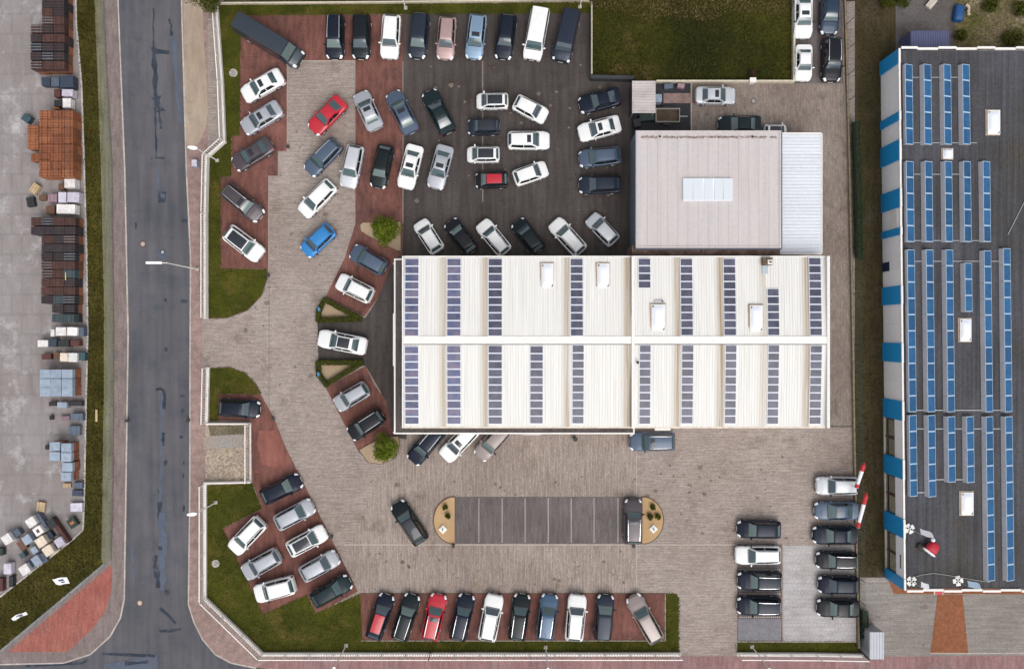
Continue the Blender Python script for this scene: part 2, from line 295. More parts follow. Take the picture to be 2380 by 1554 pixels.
sheet('grey_pad', [(1714, 1436), (1814, 1436), (1814, 1486), (1714, 1486)], .108, ground_mat('grey_slab', (.17, .165, .18), (.22, .215, .235), .4, None, fine=5, f_amp=.2))
sheet('earth_strip', [(1958, -400), (2120, -400), (2120, 1345), (2010, 1345), (1990, 1345), (1985, 990), (1975, 500)], .06, 'earth')
sheet('grey_track', [(2080, -400), (2217, -400), (2217, 140), (2080, 140)], .068, 'track')
sheet('scrub_ground', [(2217, -400), (2700, -400), (2700, 140), (2217, 140)], .075, 'scrub')
sheet('plaza', [(1997, 1340), (2700, 1340), (2700, 1518), (2010, 1524), (1997, 1500)], .098, 'plaza')
sheet('brick_apron', [(2058, 1335), (2700, 1335), (2700, 1380), (2075, 1378)], .104, 'orange_pave')
sheet('orange_path', [(2177, 1380), (2235, 1380), (2248, 1515), (2160, 1515)], .110, 'orange_pave')
M['sett'] = plain('pale_sett', (.40, .34, .30), .9, var=.15)
def sett_row(name, p, q, n, w=.13):
    mb = MB()
    for i in range(n):
        t = (i + .5) / n; c = P(p[0] + (q[0] - p[0]) * t, p[1] + (q[1] - p[1]) * t); mb.rbox(c, w, w, .06, .116)
    o = put(mb.mesh(name), name, 'sett'); o['kind'] = 'structure'
for u in (1112.5, 1166.7, 1220, 1273.7, 1327, 1380, 1435.5): sett_row('bay_marking', (u, 1156), (u, 1259), 21)
for v in (1262, 1322, 1378, 1432): sett_row('pad_marking', (1716, v), (1813, v), 20)
# pale drain lines across the paving
def line(name, p, q, w, z, mat): 
    a = P(*p); b = P(*q); o = put(MB().bar((a.x, a.y, z - .02), (b.x, b.y, z - .02), w, .04).mesh(name), name, mat); o['kind'] = 'structure'
M['drain'] = plain('drain_concrete', (.22, .18, .15), .9, var=.2)
M['joint'] = plain('joint_concrete', (.36, .31, .27), .9, var=.2)
line('drain_channel', (1121.5, 143), (1121.5, 470), .12, .106, 'drain')
line('paving_edge', (668, 143), (826, 143), .10, .116, 'joint'); line('paving_edge', (936.5, 143), (936.5, 520), .09, .116, 'drain'); line('paving_edge', (825.5, 143), (825.5, 520), .08, .116, 'drain')
line('paving_edge', (668, 143), (668, 352), .08, .116, 'joint'); line('paving_edge', (625, 409), (625, 628), .08, .116, 'joint')
line('paving_edge', (800, 1264.5), (1712, 1264.5), .11, .108, 'joint'); line('paving_edge', (1478.5, 1010), (1478.5, 1376), .07, .104, 'joint')
line('paving_edge', (1605.5, 190), (1605.5, 303), .12, .11, 'joint'); line('paving_edge', (1915, 990), (1982, 990), .08, .11, 'dark')
line('paving_edge', (838, 1377), (1545, 1377), .08, .118, 'kerb_dark'); line('paving_edge', (838, 1487), (1545, 1487), .09, .135, 'joint'); line('paving_edge', (1545, 1378), (1545, 1487), .09, .135, 'joint')
line('paving_edge', (1712, 1489.5), (1990, 1489.5), .09, .135, 'joint'); line('paving_edge', (626, 627), (626, 1000), .05, .104, 'drain')
line('paving_edge', (2160, 1516), (2700, 1516), .1, .112, 'joint'); line('paving_edge', (2005, 1349), (2060, 1349), .07, .104, 'joint')
def curve_edge(name, pts, w, z, mat):
    for a, b in zip(pts, pts[1:]): line(name, a, b, w, z, mat)
curve_edge('lawn_edge', [(486, 740), (530, 738), (576, 721), (609, 686), (622, 646), (621, 627)], .07, .14, 'kerb_dark')
curve_edge('lawn_edge', [(488, 855), (535, 853), (571, 867), (596, 892), (607, 914)], .07, .14, 'kerb_dark')
# kerb stones along the road
def kerb(name, pts, mat, w=.14, z=.10):
    root = put(MB().prism([tuple(P(*pts[0])[:2]), tuple((P(*pts[0]) + Vector((.02, 0, 0)))[:2]), tuple((P(*pts[0]) + Vector((0, .02, 0)))[:2])], -.1, 0).mesh(name), name, mat); root['kind'] = 'structure'
    for a, b in zip(pts, pts[1:]):
        a = P(*a); b = P(*b); d = b - a; n = max(1, round(d.length / 1.0)); st = d.length / n
        me = MB().box(-st / 2 + .008, st / 2 - .008, -w / 2, w / 2, -.1, z).mesh('kerb_stone')
        for i in range(n):
            o = put(me, 'kerb_stone', mat, root); c = a + d * ((i + .5) / n); o.location = (c.x, c.y, random.uniform(-.006, .004)); o.rotation_euler = (0, 0, math.atan2(d.y, d.x))
kerb('kerb', [(273.5, -30), (290.5, 388), (298.5, 777), (293, 1165), (289.5, 1390), (280.5, 1434), (256.5, 1477), (211, 1518.5), (149, 1538.5), (-20, 1542.5)], 'kerb')
kerb('kerb', [(421.5, -30), (433.5, 388), (443.5, 600), (442.5, 777), (441.5, 1165), (438.5, 1403), (451.5, 1444), (471.5, 1484), (501, 1519), (537.5, 1538.5), (595.5, 1550.5)], 'kerb')
kerb('yard_kerb', [(177, -30), (179, 60), (191, 200), (197, 388), (203, 600), (205, 777), (201, 950), (197, 1165), (194, 1230), (173, 1250), (-20, 1402)], plain('pale_kerb', (.45, .42, .40), .9, var=.2), .16, .14)
kerb('dark_kerb', [(241.5, 0), (248.5, 150), (261.5, 388), (265.5, 777), (263, 1165), (259, 1300)], 'kerb_dark', .1, .11)
kerb('grey_kerb', [(244, 1309), (0, 1513)], plain('grey_kerb_stone', (.20, .21, .22), .9, var=.2), .2, .13)
# tar repairs in the road
TZ = [0.0]
def tz(z): TZ[0] += .00035; return z + TZ[0]
def patch(name, pts, mat, z=.006): sheet(name, pts, tz(z), mat, -.02)
def stroke(name, pts, w, mat, z=.006):
    mb = MB(); L_ = []; R_ = []
    for i, p in enumerate(pts):
        a = Vector(pts[max(0, i - 1)]); b = Vector(pts[min(len(pts) - 1, i + 1)]); d = (b - a).normalized(); n = Vector((-d.y, d.x)) * w * random.uniform(.7, 2.0)
        L_.append((p[0] + n.x, p[1] + n.y)); R_.append((p[0] - n.x, p[1] - n.y))
    o = put(MB().prism([tuple(P(*q)[:2]) for q in L_ + R_[::-1]], -.02, tz(z)).mesh(name), name, mat); o['kind'] = 'structure'
def wob(x0, y0, x1, y1, n=10, a=2.0): return [(x0 + (x1 - x0) * i / n + random.uniform(-a, a), y0 + (y1 - y0) * i / n) for i in range(n + 1)]
stroke('tar_repair', wob(356, 20, 358, 110, 8, 1.5), 1.0, 'tar'); stroke('tar_repair', wob(357, 110, 362, 225, 8, 2), 4.5, 'tar'); stroke('tar_repair', wob(362, 225, 372, 260, 4, 2), 7, 'tar')
stroke('tar_repair', wob(371, 260, 373, 300, 4, 1.2), 2, 'tar'); stroke('tar_repair', wob(361, 250, 363, 370, 8, 1), 1.6, 'tar'); stroke('tar_repair', [(355, 119), (375, 121), (394, 123)], 5, 'tar'); stroke('tar_repair', [(350, 369), (365, 367), (383, 368)], 2.4, 'tar')
stroke('tar_repair', wob(395, 45, 400, 85, 5, 4), 2.5, 'tar'); stroke('tar_repair', wob(402, 85, 418, 285, 12, 2.5), 3.5, 'tar_light', .0055)
stroke('tar_repair', wob(364, 388, 371, 440, 5, 1), 2.2, 'tar_light'); patch('tar_repair', [(368, 444), (386, 446), (384, 470), (368, 472)], 'tar'); patch('tar_repair', [(373, 450), (384, 451), (383, 460), (374, 460)], 'tar_light', .009)
for u, v, a, b in ((428, 513, 10, 5), (427, 700, 9, 5), (383, 697, 5, 5), (386, 812, 4, 6), (424, 920, 6, 4), (378, 590, 15, 11), (316, 525, 3, 9), (424, 955, 4, 5), (421, 1015, 4, 4), (427, 1075, 2, 6), (426, 1105, 2, 7), (385, 1075, 4, 8), (370, 1140, 5, 5), (427, 1180, 3, 9)):
    patch('tar_spot', [(u + a * random.uniform(.7, 1.2) * math.cos(t), v + b * random.uniform(.7, 1.2) * math.sin(t)) for t in [i * .6283 for i in range(10)]], 'tar' if v != 590 else 'tar_light', .0075)
stroke('tar_repair', [(362, 905), (374, 903), (381, 908), (382, 930), (380, 950)], 3.4, 'tar'); stroke('tar_repair', wob(376, 915, 374, 960, 5, 1), 2.2, 'tar_light', .009)
stroke('tar_repair', wob(378, 955, 373, 1000, 5, 1.5), 2, 'tar_light'); stroke('tar_repair', wob(374, 1000, 372, 1165, 12, 1.5), 2.2, 'tar_light'); stroke('tar_repair', wob(379, 1005, 380, 1035, 5, 1), 2.4, 'tar')
stroke('tar_repair', wob(371, 1165, 371, 1215, 6, 1), 3.2, 'tar'); stroke('tar_repair', wob(377, 1190, 378, 1370, 14, 2), 5.5, 'tar_light', .0085); stroke('tar_repair', wob(362, 1290, 365, 1365, 8, 3), 4, 'tar')
for u, v in ((360, 1300), (372, 1272), (366, 1333), (387, 1375)): patch('tar_spot', [(u - 5, v - 5), (u + 6, v - 4), (u + 5, v + 6), (u - 4, v + 4)], 'tar', .011)
stroke('tar_repair', wob(306, 1270, 312, 1352, 6, 1.5), 2.5, 'tar_light'); stroke('tar_repair', [(372, 1412), (392, 1430), (408, 1447)], 2.2, 'tar'); stroke('tar_repair', [(370, 1465), (395, 1465), (420, 1461)], 1.8, 'tar')
stroke('tar_repair', [(238, 1518), (290, 1520), (360, 1523)], 2, 'tar'); stroke('tar_repair', [(290, 1540), (320, 1539), (345, 1536)], 3, 'tar'); patch('tar_repair', [(243, 1542), (365, 1520), (368, 1570), (240, 1580)], 'tar_light', .004)
stroke('tar_repair', [(205, 1532), (190, 1540), (60, 1546)], 1.5, 'tar', .0095)

mb = MB(); ro = random.Random(5)
for (u0, v0, u1, v1, n, z) in ((650, 150, 820, 620, 26, .097), (560, 640, 730, 900, 16, .097), (830, 1100, 1700, 1150, 22, .1035), (840, 1275, 1475, 1370, 26, .1035), (1500, 1060, 1880, 1260, 26, .097), (950, 150, 1440, 500, 46, .1085), (1620, 250, 1900, 300, 12, .1035), (520, 60, 660, 600, 12, .1165), (2020, 1400, 2150, 1500, 8, .105)):
    for _ in range(n):
        u, v = ro.uniform(u0, u1), ro.uniform(v0, v1); r = ro.uniform(1.2, 4.5) * (1 if ro.random() < .8 else 1.8); mb.prism([tuple(P(u + r * ro.uniform(.6, 1.2) * math.cos(t), v + r * ro.uniform(.5, 1.1) * math.sin(t))[:2]) for t in [i * .785 for i in range(8)]], z - .02, z)
o = put(mb.mesh('oil_stains'), 'oil_stains', ground_mat('oil_stain', (.13, .105, .09), (.19, .15, .13), .6, None, fine=10, f_amp=.3)); o['kind'] = 'structure'
# ------------------------------------------------------------------ manholes
def manhole(u, v, r, z, label, ring='kerb_dark', lid='kerb', loc_z=0):
    c = P(u, v); t = thing('manhole_cover', label, 'manhole', (c.x, c.y, z), 'manhole covers', False)
    put(MB().tube((0, 0, -.05), (0, 0, .015), r * 1.5, n=20).mesh('ring'), 'ring', ring, t); put(MB().tube((0, 0, -.05), (0, 0, .025), r, n=20).mesh('lid'), 'lid', lid, t)
M['lid_pink'] = plain('pinkish_lid', (.45, .36, .33), .8, var=.1); M['lid_grey'] = plain('grey_lid', (.32, .31, .31), .8, var=.1)
manhole(332, 567, .21, 0, 'pale round manhole cover in the road, just left of the long street lamp', 'kerb_dark', 'lid_pink')
manhole(378, 586, .18, 0.008, 'round manhole cover on the bluish tar patch above the street lamp', 'tar', 'lid_grey')
manhole(325, 1400, .22, 0, 'manhole cover with dark surround at the road junction', 'kerb_dark', 'lid_pink')
manhole(543, 171, .28, .125, 'pale round cover in the grass strip left of the white sedan', 'kerb', 'lid_grey')
manhole(502, 1308, .26, .125, 'pale round cover in the lawn beside the white corner fence', 'kerb', 'lid_grey')
manhole(1750, 236, .20, .096, 'pale manhole cover in the rear yard right of the silver sedan', 'kerb_dark', 'lid_grey')

# ------------------------------------------------------------------ white fences
def lerp(a, b, t): return a + (b - a) * t
def fence(label, pts, h=1.9, plinth=.42, pw=.28, step=2.45, mat='white', group='white railing fences around the lot', bars=True):
    W = [P(*p) for p in pts]; r = thing('fence', label, 'fence', (W[0].x, W[0].y, .08), group)
    pls = plinth if isinstance(plinth, list) else [plinth] * (len(W) - 1)
    for a, b, plinth in zip(W, W[1:], pls):
        d = b - a; n = max(1, round(d.length / step)); nd = d.normalized(); nx = Vector((-nd.y, nd.x, 0)) * pw / 2
        if plinth: put(MB().prism([tuple((a - nx - nd * .1)[:2]), tuple((b - nx + nd * .1)[:2]), tuple((b + nx + nd * .1)[:2]), tuple((a + nx - nd * .1)[:2])], .05, .1 + plinth + random.uniform(0, .006)).mesh('plinth'), 'plinth', mat, r)
        for i in range(n + 1):
            c = a + d * (i / n); put(MB().rbox(c, .09, .09, .1, h + .06, math.atan2(d.y, d.x)).mesh('post'), 'post', mat, r)
        for i in range(n):
            p = a + d * (i / n) + nd * .05; q = a + d * ((i + 1) / n) - nd * .05
            for z in (h, .1 + plinth + .1): put(MB().bar((p.x, p.y, z), (q.x, q.y, z), .085, .05).mesh('rail'), 'rail', mat, r)
            if bars:
                mb = MB(); k = max(2, int((q - p).length / .24))
                for j in range(k):
                    c = p + (q - p) * ((j + .5) / k); mb.bar((c.x, c.y, .1 + plinth + .12), (c.x, c.y, h - .02), .05)
                put(mb.mesh('bar_panel'), 'bar_panel', mat, r, kind='stuff')
    return r
fence('long white railing fence bent around the north-west lawn beside the road', [(507, 20), (520, 200), (525, 332), (486, 367), (483, 500), (483, 738)], plinth=[.5, .5, .6, .85, .85], pw=.2)
fence('short white railing fence between the entrance and the gravel plot', [(486, 855), (483, 981)])
fence('white railing fence along the right side of the gravel plot', [(583, 985), (583, 1115)], plinth=.12, pw=.14)
fence('low white fence along the top of the gravel plot', [(486, 983), (581, 983)], h=.7, plinth=.45, pw=.2, bars=False)
fence('low white fence along the bottom of the gravel plot', [(480, 1120), (583, 1118)], h=.7, plinth=.45, pw=.2, bars=False)
fence('long white railing fence around the south-west corner and along the bottom edge', [(479, 1124), (479, 1387), (612, 1516), (1000, 1516), (1577, 1516)])
fence('short white railing fence right of the southern exit', [(1713, 1516), (1893, 1517), (2000, 1519)])
def wall(name, label, pts, w, h, mat, cat='wall', group=None):
    W = [P(*p) for p in pts]; mb = MB()
    for a, b in zip(W, W[1:]):
        nd = (b - a).normalized(); nx = Vector((-nd.y, nd.x, 0)) * w / 2
        mb.prism([tuple((a - nx - nd * w / 2)[:2]), tuple((b - nx + nd * w / 2)[:2]), tuple((b + nx + nd * w / 2)[:2]), tuple((a + nx - nd * w / 2)[:2])], .02, h + random.uniform(0, .004))
    return tag(put(mb.mesh(name), name, mat), label, cat, group)
wall('boundary_wall', 'low cream wall along the bottom and right of the dark green field', [(1524, 193), (1840, 193), (1841, -60)], .17, .7, 'cream')
wall('boundary_wall', 'thin pale wall at the top edge above the row of parked cars', [(512, 12), (900, 9), (1366, 3)], .13, .5, 'cream')
wall('boundary_wall', 'thin white dashed fence between dark paving and the green field', [(1373, 22), (1373, 178)], .09, 1.0, 'cream')
wall('boundary_wall', 'dark low wall along the field above the navy coupe', [(1374, 186), (1466, 188)], .35, 1.1, 'dark_fab')
wall('boundary_wall', 'narrow weathered kerb wall along the right side of the rear yard', [(1958, -60), (1969, 350), (1977, 738), (1981, 990), (1988, 1340), (1992, 1500)], .16, .45, plain('mossy_wall', (.20, .16, .105), .9, var=.4))

# wire fences: green mesh by the earth strip, plain mesh along the mossy track
def wire_fence(label, pts, h, mat, step=2.5):
    W = [P(*p) for p in pts]; r = thing('wire_fence', label, 'wire fence', (W[0].x, W[0].y, .08))
    for a, b in zip(W, W[1:]):
        d = b - a; n = max(1, round(d.length / step)); mb = MB()
        for i in range(n): c = a + d * (i / n); put(MB().tube((c.x, c.y, .05), (c.x, c.y, h), .03, n=6).mesh('post'), 'post', mat, r)
        for k in range(8): z = .12 + (h - .14) * k / 7; mb.bar((a.x, a.y, z), (b.x, b.y, z), .012)
        m = int(d.length / .35)
        for i in range(m): c = a + d * (i / m); mb.bar((c.x, c.y, .1), (c.x, c.y, h - .02), .010)
        put(mb.mesh('wire_mesh'), 'wire_mesh', mat, r, kind='stuff')
M['green_wire'] = plain('green_wire', (.015, .045, .03), .5); M['grey_wire'] = plain('grey_wire', (.25, .26, .24), .5)
wire_fence('green wire fence between the rear yard and the striped building', [(1964, -60), (1975, 350), (1983, 738), (1987, 990), (1992, 1340), (1998, 1500)], 1.9, 'green_wire')
wire_fence('grey wire fence along the mossy track left of the road', [(243, -60), (250, 150), (262, 388), (266, 777), (263, 1165), (259, 1300)], 1.4, 'grey_wire')

# ------------------------------------------------------------------ plants
def leaf_shell(n, size, fn):
    """n leaf quads; fn() gives a point and an outward direction"""
    mb = MB(); V = mb.v; F = mb.f
    for _ in range(n):
        p, d = fn(); d = (Vector(d) + Vector((random.gauss(0, .5), random.gauss(0, .5), random.gauss(0, .5)))).normalized()
        t = d.cross(Vector((random.uniform(-1, 1), random.uniform(-1, 1), random.uniform(-1, 1)))).normalized(); b = d.cross(t); s = size * random.uniform(.6, 1.4); o = len(V)
        V += [tuple(Vector(p) + t * s), tuple(Vector(p) + b * s * .45), tuple(Vector(p) - t * s), tuple(Vector(p) - b * s * .45)]; F.append((o, o + 1, o + 2, o + 3))
    return mb
def shrub(name, label, u, v, rad, h, n, leaf=.09, mat='leaf_bright', z0=.12, group=None, trunk_h=.5):
    c = P(u, v, h * .6); t = thing(name, label, 'shrub' if rad < 2.2 else 'tree', (c.x, c.y, z0), group, False)
    lob = [(Vector((random.gauss(0, .42) * rad, random.gauss(0, .42) * rad, trunk_h + (h - trunk_h) * random.uniform(.3, .85))), rad * random.uniform(.28, .5)) for _ in range(26)]
    lob = [(Vector((q.x, q.y, q.z)) if q.xy.length < rad * .72 else Vector((q.x * .72 * rad / q.xy.length, q.y * .72 * rad / q.xy.length, q.z)), r) for q, r in lob]
    def fn():
        q, r = random.choice(lob); d = Vector((random.gauss(0, 1), random.gauss(0, 1), random.gauss(.3, 1))).normalized(); return q + d * r * random.uniform(.55, 1.12) * Vector((1, 1, .8)).length / 1.62, d
    put(leaf_shell(n, leaf, fn).mesh('crown'), 'crown', mat, t)
    mb = MB().tube((0, 0, -.05), (0, 0, trunk_h + .25), .07 * rad, .05 * rad)
    for q, r in lob[:9]: mb.tube((0, 0, trunk_h * .6), q, .035 * rad, .012 * rad, 5)
    put(mb.mesh('trunk'), 'trunk', 'bark', t); return t
# planting beds
def bed(name, pts, z=.20, mat='bed_sand', edge='kerb_dark'):
    c = (sum(p[0] for p in pts) / len(pts), sum(p[1] for p in pts) / len(pts))
    sheet(name + '_edge', pts, z - .03, edge); return sheet(name, [(c[0] + (p[0] - c[0]) * .955, c[1] + (p[1] - c[1]) * .955) for p in pts], z, mat)
bed('planting_bed', [(836, 523), (842, 517), (933, 515), (934, 585), (925, 584), (855, 548), (838, 537)])
bed('planting_bed', [(833, 1045), (850, 1035), (880, 1020), (900, 1013), (926, 1012), (930, 1025), (926, 1048), (908, 1070), (885, 1078), (855, 1074)])
shrub('shrub', 'round bright green shrub in the sand bed above the white-roofed building', 895, 537, 1.5, 2.2, 7500, .085, z0=.2)
shrub('shrub', 'round bright green shrub in the sand bed below the building corner', 894, 1040, 1.38, 2.1, 6500, .085, z0=.2)
for u, v, r, lab in ((1035, 1178, .20, 'upper small shrub on the left tan island'), (1041, 1197, .19, 'lower small shrub on the left tan island'), (1516, 1177, .2, 'topmost small green shrub on the right tan island'), (1509, 1199, .24, 'left one of two paired shrubs on the right tan island'), (1527, 1199, .24, 'right one of two paired shrubs on the right tan island')):
    shrub('small_shrub', lab, u, v, r * 1.5, .5, 1100, .055, 'leaf_hedge', .18, 'small shrubs on the parking islands', .06)
def hedge(name, label, pts, w, h, n_per_m, leaf=.06, mat='leaf_hedge', z0=.1, cat='hedge', closed=False, group=None):
    W = [P(*p) for p in pts]; W = W + [W[0]] if closed else W; t = thing(name, label, cat, (W[0].x, W[0].y, z0), group); mb = MB(); core = MB()
    for a, b in zip(W, W[1:]):
        d = b - a; nd = d.normalized(); nx = Vector((-nd.y, nd.x, 0))
        def fn():
            s = random.uniform(-w * .3, d.length + w * .3); k = random.random(); q = a + nd * s; ww = w / 2 * random.uniform(.8, 1.2)
            if k < .5: y = random.uniform(-ww, ww); z = h * random.uniform(.82, 1.1); dr = (0, 0, 1)
            else: sg = random.choice((-1, 1)); y = sg * ww; z = random.uniform(.02, h); dr = nx * sg
            return q + nx * y + Vector((0, 0, z0 + z)), dr
        m = leaf_shell(int(n_per_m * d.length), leaf, fn); mb.add(m.v, m.f); core.bar((a.x, a.y, z0 + h * .4), (b.x, b.y, z0 + h * .4), w * .6, h * .75)
    put(mb.mesh('foliage'), 'foliage', mat, t); put(core.mesh('stems'), 'stems', 'bark', t); return t
T1 = [(757, 697), (840, 741), (741, 744), (743, 722)]; T2 = [(741, 842), (842, 842), (760, 893), (743, 870)]
for tp, lab in ((T1, 'low hedge ringing the upper triangular sand bed beside the white sedan'), (T2, 'low hedge ringing the lower triangular sand bed beside the silver estate')):
    c = (sum(p[0] for p in tp) / 4, sum(p[1] for p in tp) / 4); sheet('triangle_bed', tp, .14, 'bed_sand'); hedge('hedge', lab, tp, .46, .55, 620, .055, closed=True)
for u, v, lab in ((747, 719, 'small blue sign post in the upper triangular hedge'), (746, 868, 'small blue sign post in the lower triangular hedge')):
    c = P(u, v); t = thing('sign_post', lab, 'sign', (c.x, c.y, .1), 'blue sign posts in the hedges', False)
    put(MB().tube((0, 0, 0), (0, 0, 1.0), .03).mesh('post'), 'post', 'steel', t); put(MB().rbox((0, 0), .16, .36, .75, 1.15, .2).mesh('board'), 'board', plain('blue_sign', (.04, .22, .42), .4), t)
hedge('hedge', 'dark clipped hedge beside the green wire fence right of the yard', [(1981, 290), (1986, 490), (1988, 600)], .42, 1.3, 500, .07, 'leaf_dark', .06)
hedge('hedge', 'dark ragged hedge in front of the grey shed at the lower right', [(2002, 1415), (2003, 1470), (2008, 1520)], .5, .9, 460, .08, 'leaf_dark', .08)
shrub('tree', 'dark green tree at the top edge above the white fence', 480, -14, 1.9, 3.6, 6000, .1, 'leaf_hedge', .08, None, 1.2)
hedge('hedge', 'yellow-green hedge along the top edge above the parked cars', [(690, -4), (920, -6), (1080, -4)], .6, .8, 420, .06, 'leaf_bright', .09)
hedge('hedge', 'grey-green shrubs at the top edge above the dark van', [(560, -2), (680, -4)], .5, .6, 300, .06, plain('grey_green_leaf', (.22, .23, .16), .7, var=.4), .09)
# scrub in the north-east corner
for u, v, r, lab in ((2352, 92, 1.1, 'dark scrub bush nearest the striped building at the top right'), (2300, 14, .8, 'dark scrub bush at the top edge right of the bent log'), (2232, 84, .6, 'small scrub bush right of the blue-grey container'), (2372, 22, .9, 'dark scrub bush in the top right picture corner'), (2060, 4, .8, 'low dark bush at the top edge, left of the grey track'), (2098, 2, .8, 'low dark bush at the top edge of the grey track')):
    shrub('scrub_bush', lab, u, v, r, .9, 1100, .09, 'leaf_hedge', .07, 'scrub bushes at the top right', .2)
blades('grass_blades', 'short grass of the lawns inside the white fence', [GR1, GR2, GR3, GR4], .125, 'blade', 55, edge=34)
blades('field_grass', 'rough grass of the dark green field at the top', [[(1376, -10), (1838, -10), (1838, 188), (1470, 188), (1376, 182)]], .115, 'blade_dry', 60, (.07, .2), (.03, .09))
blades('dry_field_grass', 'dry brown grass along the top edge of the field', [[(1376, -12), (1838, -12), (1838, 30), (1790, 38), (1700, 30), (1640, 52), (1560, 40), (1500, 48), (1440, 28), (1376, 20)]], .115, leaf_mat('straw_blade', (.06, .045, .014), (.20, .145, .065), .5), 75, (.06, .16), (.03, .09))
blades('strip_plants', 'ground cover plants in the strip left of the road', [[(x, max(-10, min(y, 1570))) for x, y in strip]], .09, leaf_mat('ground_cover', (.020, .020, .003), (.085, .066, .014), .5), 50, (.05, .16), (.05, .12))
blades('earth_weeds', 'sparse weeds on the olive earth strip', [[(1990, -10), (2045, -10), (2056, 1340), (1996, 1340)]], .06, leaf_mat('weed', (.028, .023, .009), (.06, .047, .02), .8), 26, (.05, .15), (.03, .08))
blades('scrub_weeds', 'tangled weeds at the top right corner', [[(2217, -10), (2390, -10), (2390, 112), (2217, 112)]], .075, leaf_mat('tan_weed', (.05, .045, .015), (.24, .19, .11), .35), 32, (.06, .22), (.02, .06))

# ------------------------------------------------------------------ main building
ZE, ZR = 4.85, 5.25
x0 = P(939, 0, ZE).x; xm = P(1469, 0, ZE).x; x1 = P(1917, 0, ZE).x
yn = P(0, 598, ZE).y; ys = P(0, 991, ZE).y; yr = P(0, 790, ZR).y
bld = thing('showroom_building', 'white roofed showroom hall with rows of purple solar panels', 'building', ((x0 + x1) / 2, (yn + ys) / 2, .1))
put(MB().box(x0 + .15, x1 - .15, ys + .15, yn - .15, .05, ZE - .25).mesh('wall'), 'wall', 'white', bld)
def stain_roof():
    m, nt, b = new_mat('white_metal_roof'); N = nt.nodes.new; L = nt.links.new
    g = N('ShaderNodeNewGeometry'); sx = N('ShaderNodeSeparateXYZ'); L(g.outputs['Position'], sx.inputs[0])
    mr = N('ShaderNodeMapRange'); mr.inputs[1].default_value = x0; mr.inputs[2].default_value = x1; L(sx.outputs['X'], mr.inputs[0])
    cr = N('ShaderNodeValToRGB'); cr.color_ramp.interpolation = 'LINEAR'
    W_ = (0, 0, 0, 1); els = []
    for u, a in ((1031, .7), (1128, .8), (1318, .85), (1458, 1.0), (1574, .9), (1674, 1.0), (1772, .5), (1873, 1.0)):
        c = (P(u, 0, ZE).x - x0) / (x1 - x0); els += [(c - .017, 0), (c - .001, a), (c + .005, a), (c + .007, 0)]
    els = els[:32]
    for i, (p, a) in enumerate(els):
        e = cr.color_ramp.elements[0] if i == 0 else (cr.color_ramp.elements[1] if i == 1 else cr.color_ramp.elements.new(p))
        e.position = p; e.color = (a, a, a, 1)
    L(mr.outputs[0], cr.inputs[0])
    mp = N('ShaderNodeMapping'); mp.inputs['Scale'].default_value = (7, .12, 1); L(g.outputs['Position'], mp.inputs['Vector'])
    n = N('ShaderNodeTexNoise'); n.inputs['Scale'].default_value = 1; n.inputs['Detail'].default_value = 5; L(mp.outputs[0], n.inputs['Vector'])
    r = N('ShaderNodeMapRange'); r.inputs[1].default_value = .22; r.inputs[2].default_value = .62; L(n.outputs['Fac'], r.inputs[0])
    mu = N('ShaderNodeMath'); mu.operation = 'MULTIPLY'; L(cr.outputs[0], mu.inputs[0]); L(r.outputs[0], mu.inputs[1])
    mx = N('ShaderNodeMix'); mx.data_type = 'RGBA'; mx.inputs[6].default_value = (.715, .70, .67, 1); mx.inputs[7].default_value = (.30, .20, .095, 1); L(mu.outputs[0], mx.inputs[0])
    r2 = N('ShaderNodeMapRange'); r2.inputs[1].default_value = .3; r2.inputs[2].default_value = .7; r2.inputs[3].default_value = .85; r2.inputs[4].default_value = 1.03; L(n.outputs['Fac'], r2.inputs[0])
    vm = N('ShaderNodeVectorMath'); vm.operation = 'SCALE'; L(mx.outputs[2], vm.inputs[0]); L(r2.outputs[0], vm.inputs['Scale']); L(vm.outputs[0], b.inputs['Base Color'])
    b.inputs['Roughness'].default_value = .5; return m
M['roof_white'] = stain_roof()
def corr_mesh(name, width, length, ribs, rh=.035, rw=.07, th=.03):
    """profiled sheet: x across, y along, ribs raised"""
    prof = []; st = width / ribs
    for i in range(ribs):
        c = -width / 2 + (i + .5) * st; prof += [(c - st / 2 + .001, 0), (c - rw, 0), (c - rw * .5, rh), (c + rw * .5, rh), (c + rw, 0)]
    prof.append((width / 2 - .001, 0)); n = len(prof); mb = MB()
    for z in (0, -th): mb.v += [(x, y, zz + z) for y in (0, length) for x, zz in prof]
    mb.f += [(i, i + 1, n + i + 1, n + i) for i in range(n - 1)] + [(2 * n + i + 1, 2 * n + i, 3 * n + i, 3 * n + i + 1) for i in range(n - 1)]
    mb.f += [(i + 1, i, 2 * n + i, 2 * n + i + 1) for i in range(n - 1)] + [(n + i, n + i + 1, 3 * n + i + 1, 3 * n + i) for i in range(n - 1)]
    return mb.mesh(name)
for (a, b) in ((x0, xm - .12), (xm + .12, x1)):
    n = round((b - a) / 1.0); w = (b - a) / n
    for ye, sgn in ((yn, 1), (ys, -1)):
        run = abs(ye - yr) - .25; sl = math.atan2(ZR - ZE, run); me = corr_mesh('roof_sheet', w, run / math.cos(sl), 4, .03, .05)
        for i in range(n):
            o = put(me, 'roof_sheet', 'roof_white', bld); cx = a + (i + .5) * w
            if sgn > 0: o.rotation_euler = (-sl, 0, 0); o.location = Vector((cx, yr + .25, ZR)) - bld.location
            else: o.rotation_euler = (-sl, 0, math.pi); o.location = Vector((cx, yr - .25, ZR)) - bld.location
capm = plain('ridge_white', (.72, .70, .67), .5, var=.07)
put(MB().box(x0 - .05, xm - .14, yr - .36, yr + .36, ZR - .05, ZR + .07).box(xm + .14, x1 + .05, yr - .36, yr + .36, ZR - .05, ZR + .075).mesh('ridge_cap'), 'ridge_cap', capm, bld)
